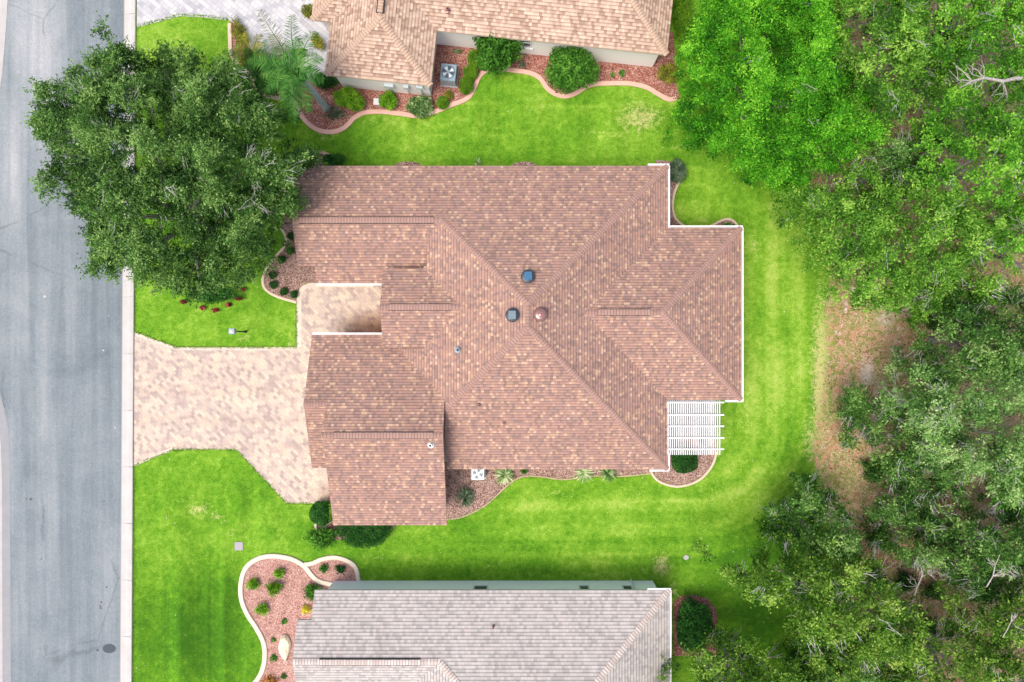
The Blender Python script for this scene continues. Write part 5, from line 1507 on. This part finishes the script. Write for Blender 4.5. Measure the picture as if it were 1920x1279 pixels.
for i, (tx, ty, old) in enumerate([(478,8,1),(542,18,0),(588,50,0),(600,100,0),(552,62,0),(500,55,1),(515,100,0),(478,130,0),(490,165,0),(530,205,0),(545,225,0),(575,205,0),(520,180,0),(455,108,0),(585,140,0),(560,90,0),(505,120,0)]):
    dx = (tx-cpx)/kx; dy = -(ty-cpy)/kx; L = math.hypot(dx, dy)
    mb = MB(); frond(mb, ftop+Vector((0,0,0.0)), (dx, dy, 0), max(L,1.2), 1.0, 1.1+.2*L*rng.random(), (34 if i < 6 else 46), (0.013 if i < 6 else 0.02), rng, 0.35+0.45*rng.random(), 0.55)
    build("frond", mb, M['palmold'] if old else M['palmleaf'], palm)
def fern(px, py, L, n, mat, label, seed, h=.6, leaflen=.3):
    X, Y = G(px, py, h*.6); root = thing("fronded_plant", (X, Y, 0), label, "plant"); rng = random.Random(seed)
    for i in range(n):
        a = 6.283*i/n + rng.uniform(-.2,.2); mb = MB()
        frond(mb, Vector((0,0,.2)), (math.cos(a), math.sin(a), 0), L*rng.uniform(.7,1.1), h*rng.uniform(.8,1.5), h*.6, 20, 0.014, rng, rng.random()*.7+.1, leaflen)
        build("frond", mb, mat, root)
fern(472,100,1.1,12,M['olive'],"yellowish arching fronded plant by the white driveway",1,.7)
fern(455,118,1.1,11,M['palmleaf'],"dark arching fronded plant overhanging the buff edging, top left",2,.7)
fern(505,128,1.5,14,M['palmleaf'],"largest arching fronded plant left of the palm",3,1.2,.4)

# understory shrubs of the wood
under = [(1640,880,.7,'woodsdark'),(1720,860,.7,'woodsdark'),(1590,1040,.6,'woodsdark'),(1650,1010,.7,'woodsdark'),(1770,1000,.8,'woodsdark'),(1840,1030,.7,'hedge'),(1700,900,.6,'mid'),
         (1680,200,.7,'greyleaf'),(1745,260,.8,'woodsdark'),(1700,310,.7,'woodsdark'),(1640,370,.6,'woodsdark'),(1780,520,.6,'mid'),(1830,560,.6,'woodsdark'),(1760,600,.7,'woodsdark'),(1700,1090,.6,'hedge'),
         (1740,1180,.6,'hedge'),(1520,1200,.6,'hedge'),(1500,1240,.8,'hedge'),(1545,1250,.8,'hedge'),(1890,960,.7,'woodsdark'),(1600,1290,.9,'hedge'),(1850,1110,.8,'hedge'),(1750,1110,.5,'woodsdark'),(1800,410,.5,'mid')]
seen = {}
for i, (px, py, r_, m) in enumerate(under):
    near = min(((math.hypot(px-sum(p[0] for p in w[0])/len(w[0]), py-sum(p[1] for p in w[0])/len(w[0])), w) for w in W), key=lambda t: t[0])[1]
    cxx = sum(p[0] for p in near[0])/len(near[0]); cyy = sum(p[1] for p in near[0])/len(near[0])
    dxx, dyy = px-cxx, py-cyy
    side = ("right" if dxx > 0 else "left") if abs(dxx) > abs(dyy) else ("lower" if dyy > 0 else "upper")
    lab = "%s undergrowth bush, %s side of %s" % ("small" if r_ < .65 else "wide", side, " ".join(near[4].split()[:9]))
    seen[lab] = seen.get(lab, 0)+1
    if seen[lab] > 1: lab = lab.replace(" undergrowth", " second undergrowth")
    shrub(px, py, r_, r_*.85, .9, M[m], lab, 120+i, 0.12, dens=300, shell=.6, lump=.22, name="undergrowth_bush", cat="bush", group="undergrowth bushes in the wood", up=.3)

# ---------------------------------------------------------------- loose leaves and ragged grass edges
rng = np.random.RandomState(77)
n = 26000
px = rng.uniform(1490, 1960, n); py = rng.uniform(-40, 1330, n)
ok = px > np.interp(py, [-400,0,330,520,580,720,900,1020,1240,1300,1700],[1560,1560,1520,1560,1560,1550,1545,1570,1540,1440,1440]) + rng.normal(0, 14, n)
px, py = px[ok], py[ok]
C = np.stack([(px-960)*H/F, (639.5-py)*H/F, rng.uniform(0.01, 0.05, len(px))], 1)
V = leaves(rng, C, 0.10, 0.06, 2.0)
wl = mat_leaf("dry_leaf", (0.11,0.06,0.035), (0.30,0.17,0.10), (0.62,0.55,0.48), 0.1)
tag(quadmesh("leaf_litter", V, rng.uniform(0, 1, len(C)), wl), "dry brown and grey leaf litter on the wood floor", kind='stuff')
n = 420
px = rng.uniform(255, 1540, n); py = rng.uniform(40, 1270, n)
C = np.stack([(px-960)*H/F, (639.5-py)*H/F, np.full(n, 0.03)], 1)
V = leaves(rng, C, 0.08, 0.05, 2.0)
tag(quadmesh("fallen_leaves", V, rng.uniform(0.3, 1, n), wl), "small dry leaves scattered over the lawns", kind='stuff')
def edge_grass(lines, per_m=70):
    P = []; T = []
    for ln in lines:
        g = [G(*p) for p in ln]
        for a, b in zip(g[:-1], g[1:]):
            L = math.hypot(b[0]-a[0], b[1]-a[1]); k = max(1, int(L*per_m))
            t = rng.uniform(0, 1, k); off = np.abs(rng.normal(0, 0.045, k))*rng.choice([-1,1], k)
            nx_, ny_ = -(b[1]-a[1])/L, (b[0]-a[0])/L
            P.append(np.stack([a[0]+(b[0]-a[0])*t+nx_*off, a[1]+(b[1]-a[1])*t+ny_*off, rng.uniform(0.03,0.06,k)], 1))
    C = np.concatenate(P)
    V = leaves(rng, C, 0.10, 0.03, 0.6)
    return V, rng.uniform(0, 1, len(C))
kr = [(roadR(y)+23.5, y) for y in (49,150,300,500,622)]; kr2 = [(roadR(y)+23.5, y) for y in (874,1000,1150,1300)]
V, T = edge_grass([kr, kr2, drive[:4], [(556,651.5),(556,570)], drive[-6:], driveN[1:6], curbN2[8:], bedS[:-1], bedS2[:-1], curbM, curbSE, curbNE, curbE, curbN1])
gm = mat_leaf("lawn_blade", (0.06,0.16,0.012), (0.13,0.29,0.02), (0.30,0.44,0.08), 0.2)
tag(quadmesh("edge_grass", V, T, gm), "ragged grass growing over the edges of the lawns", kind='stuff')
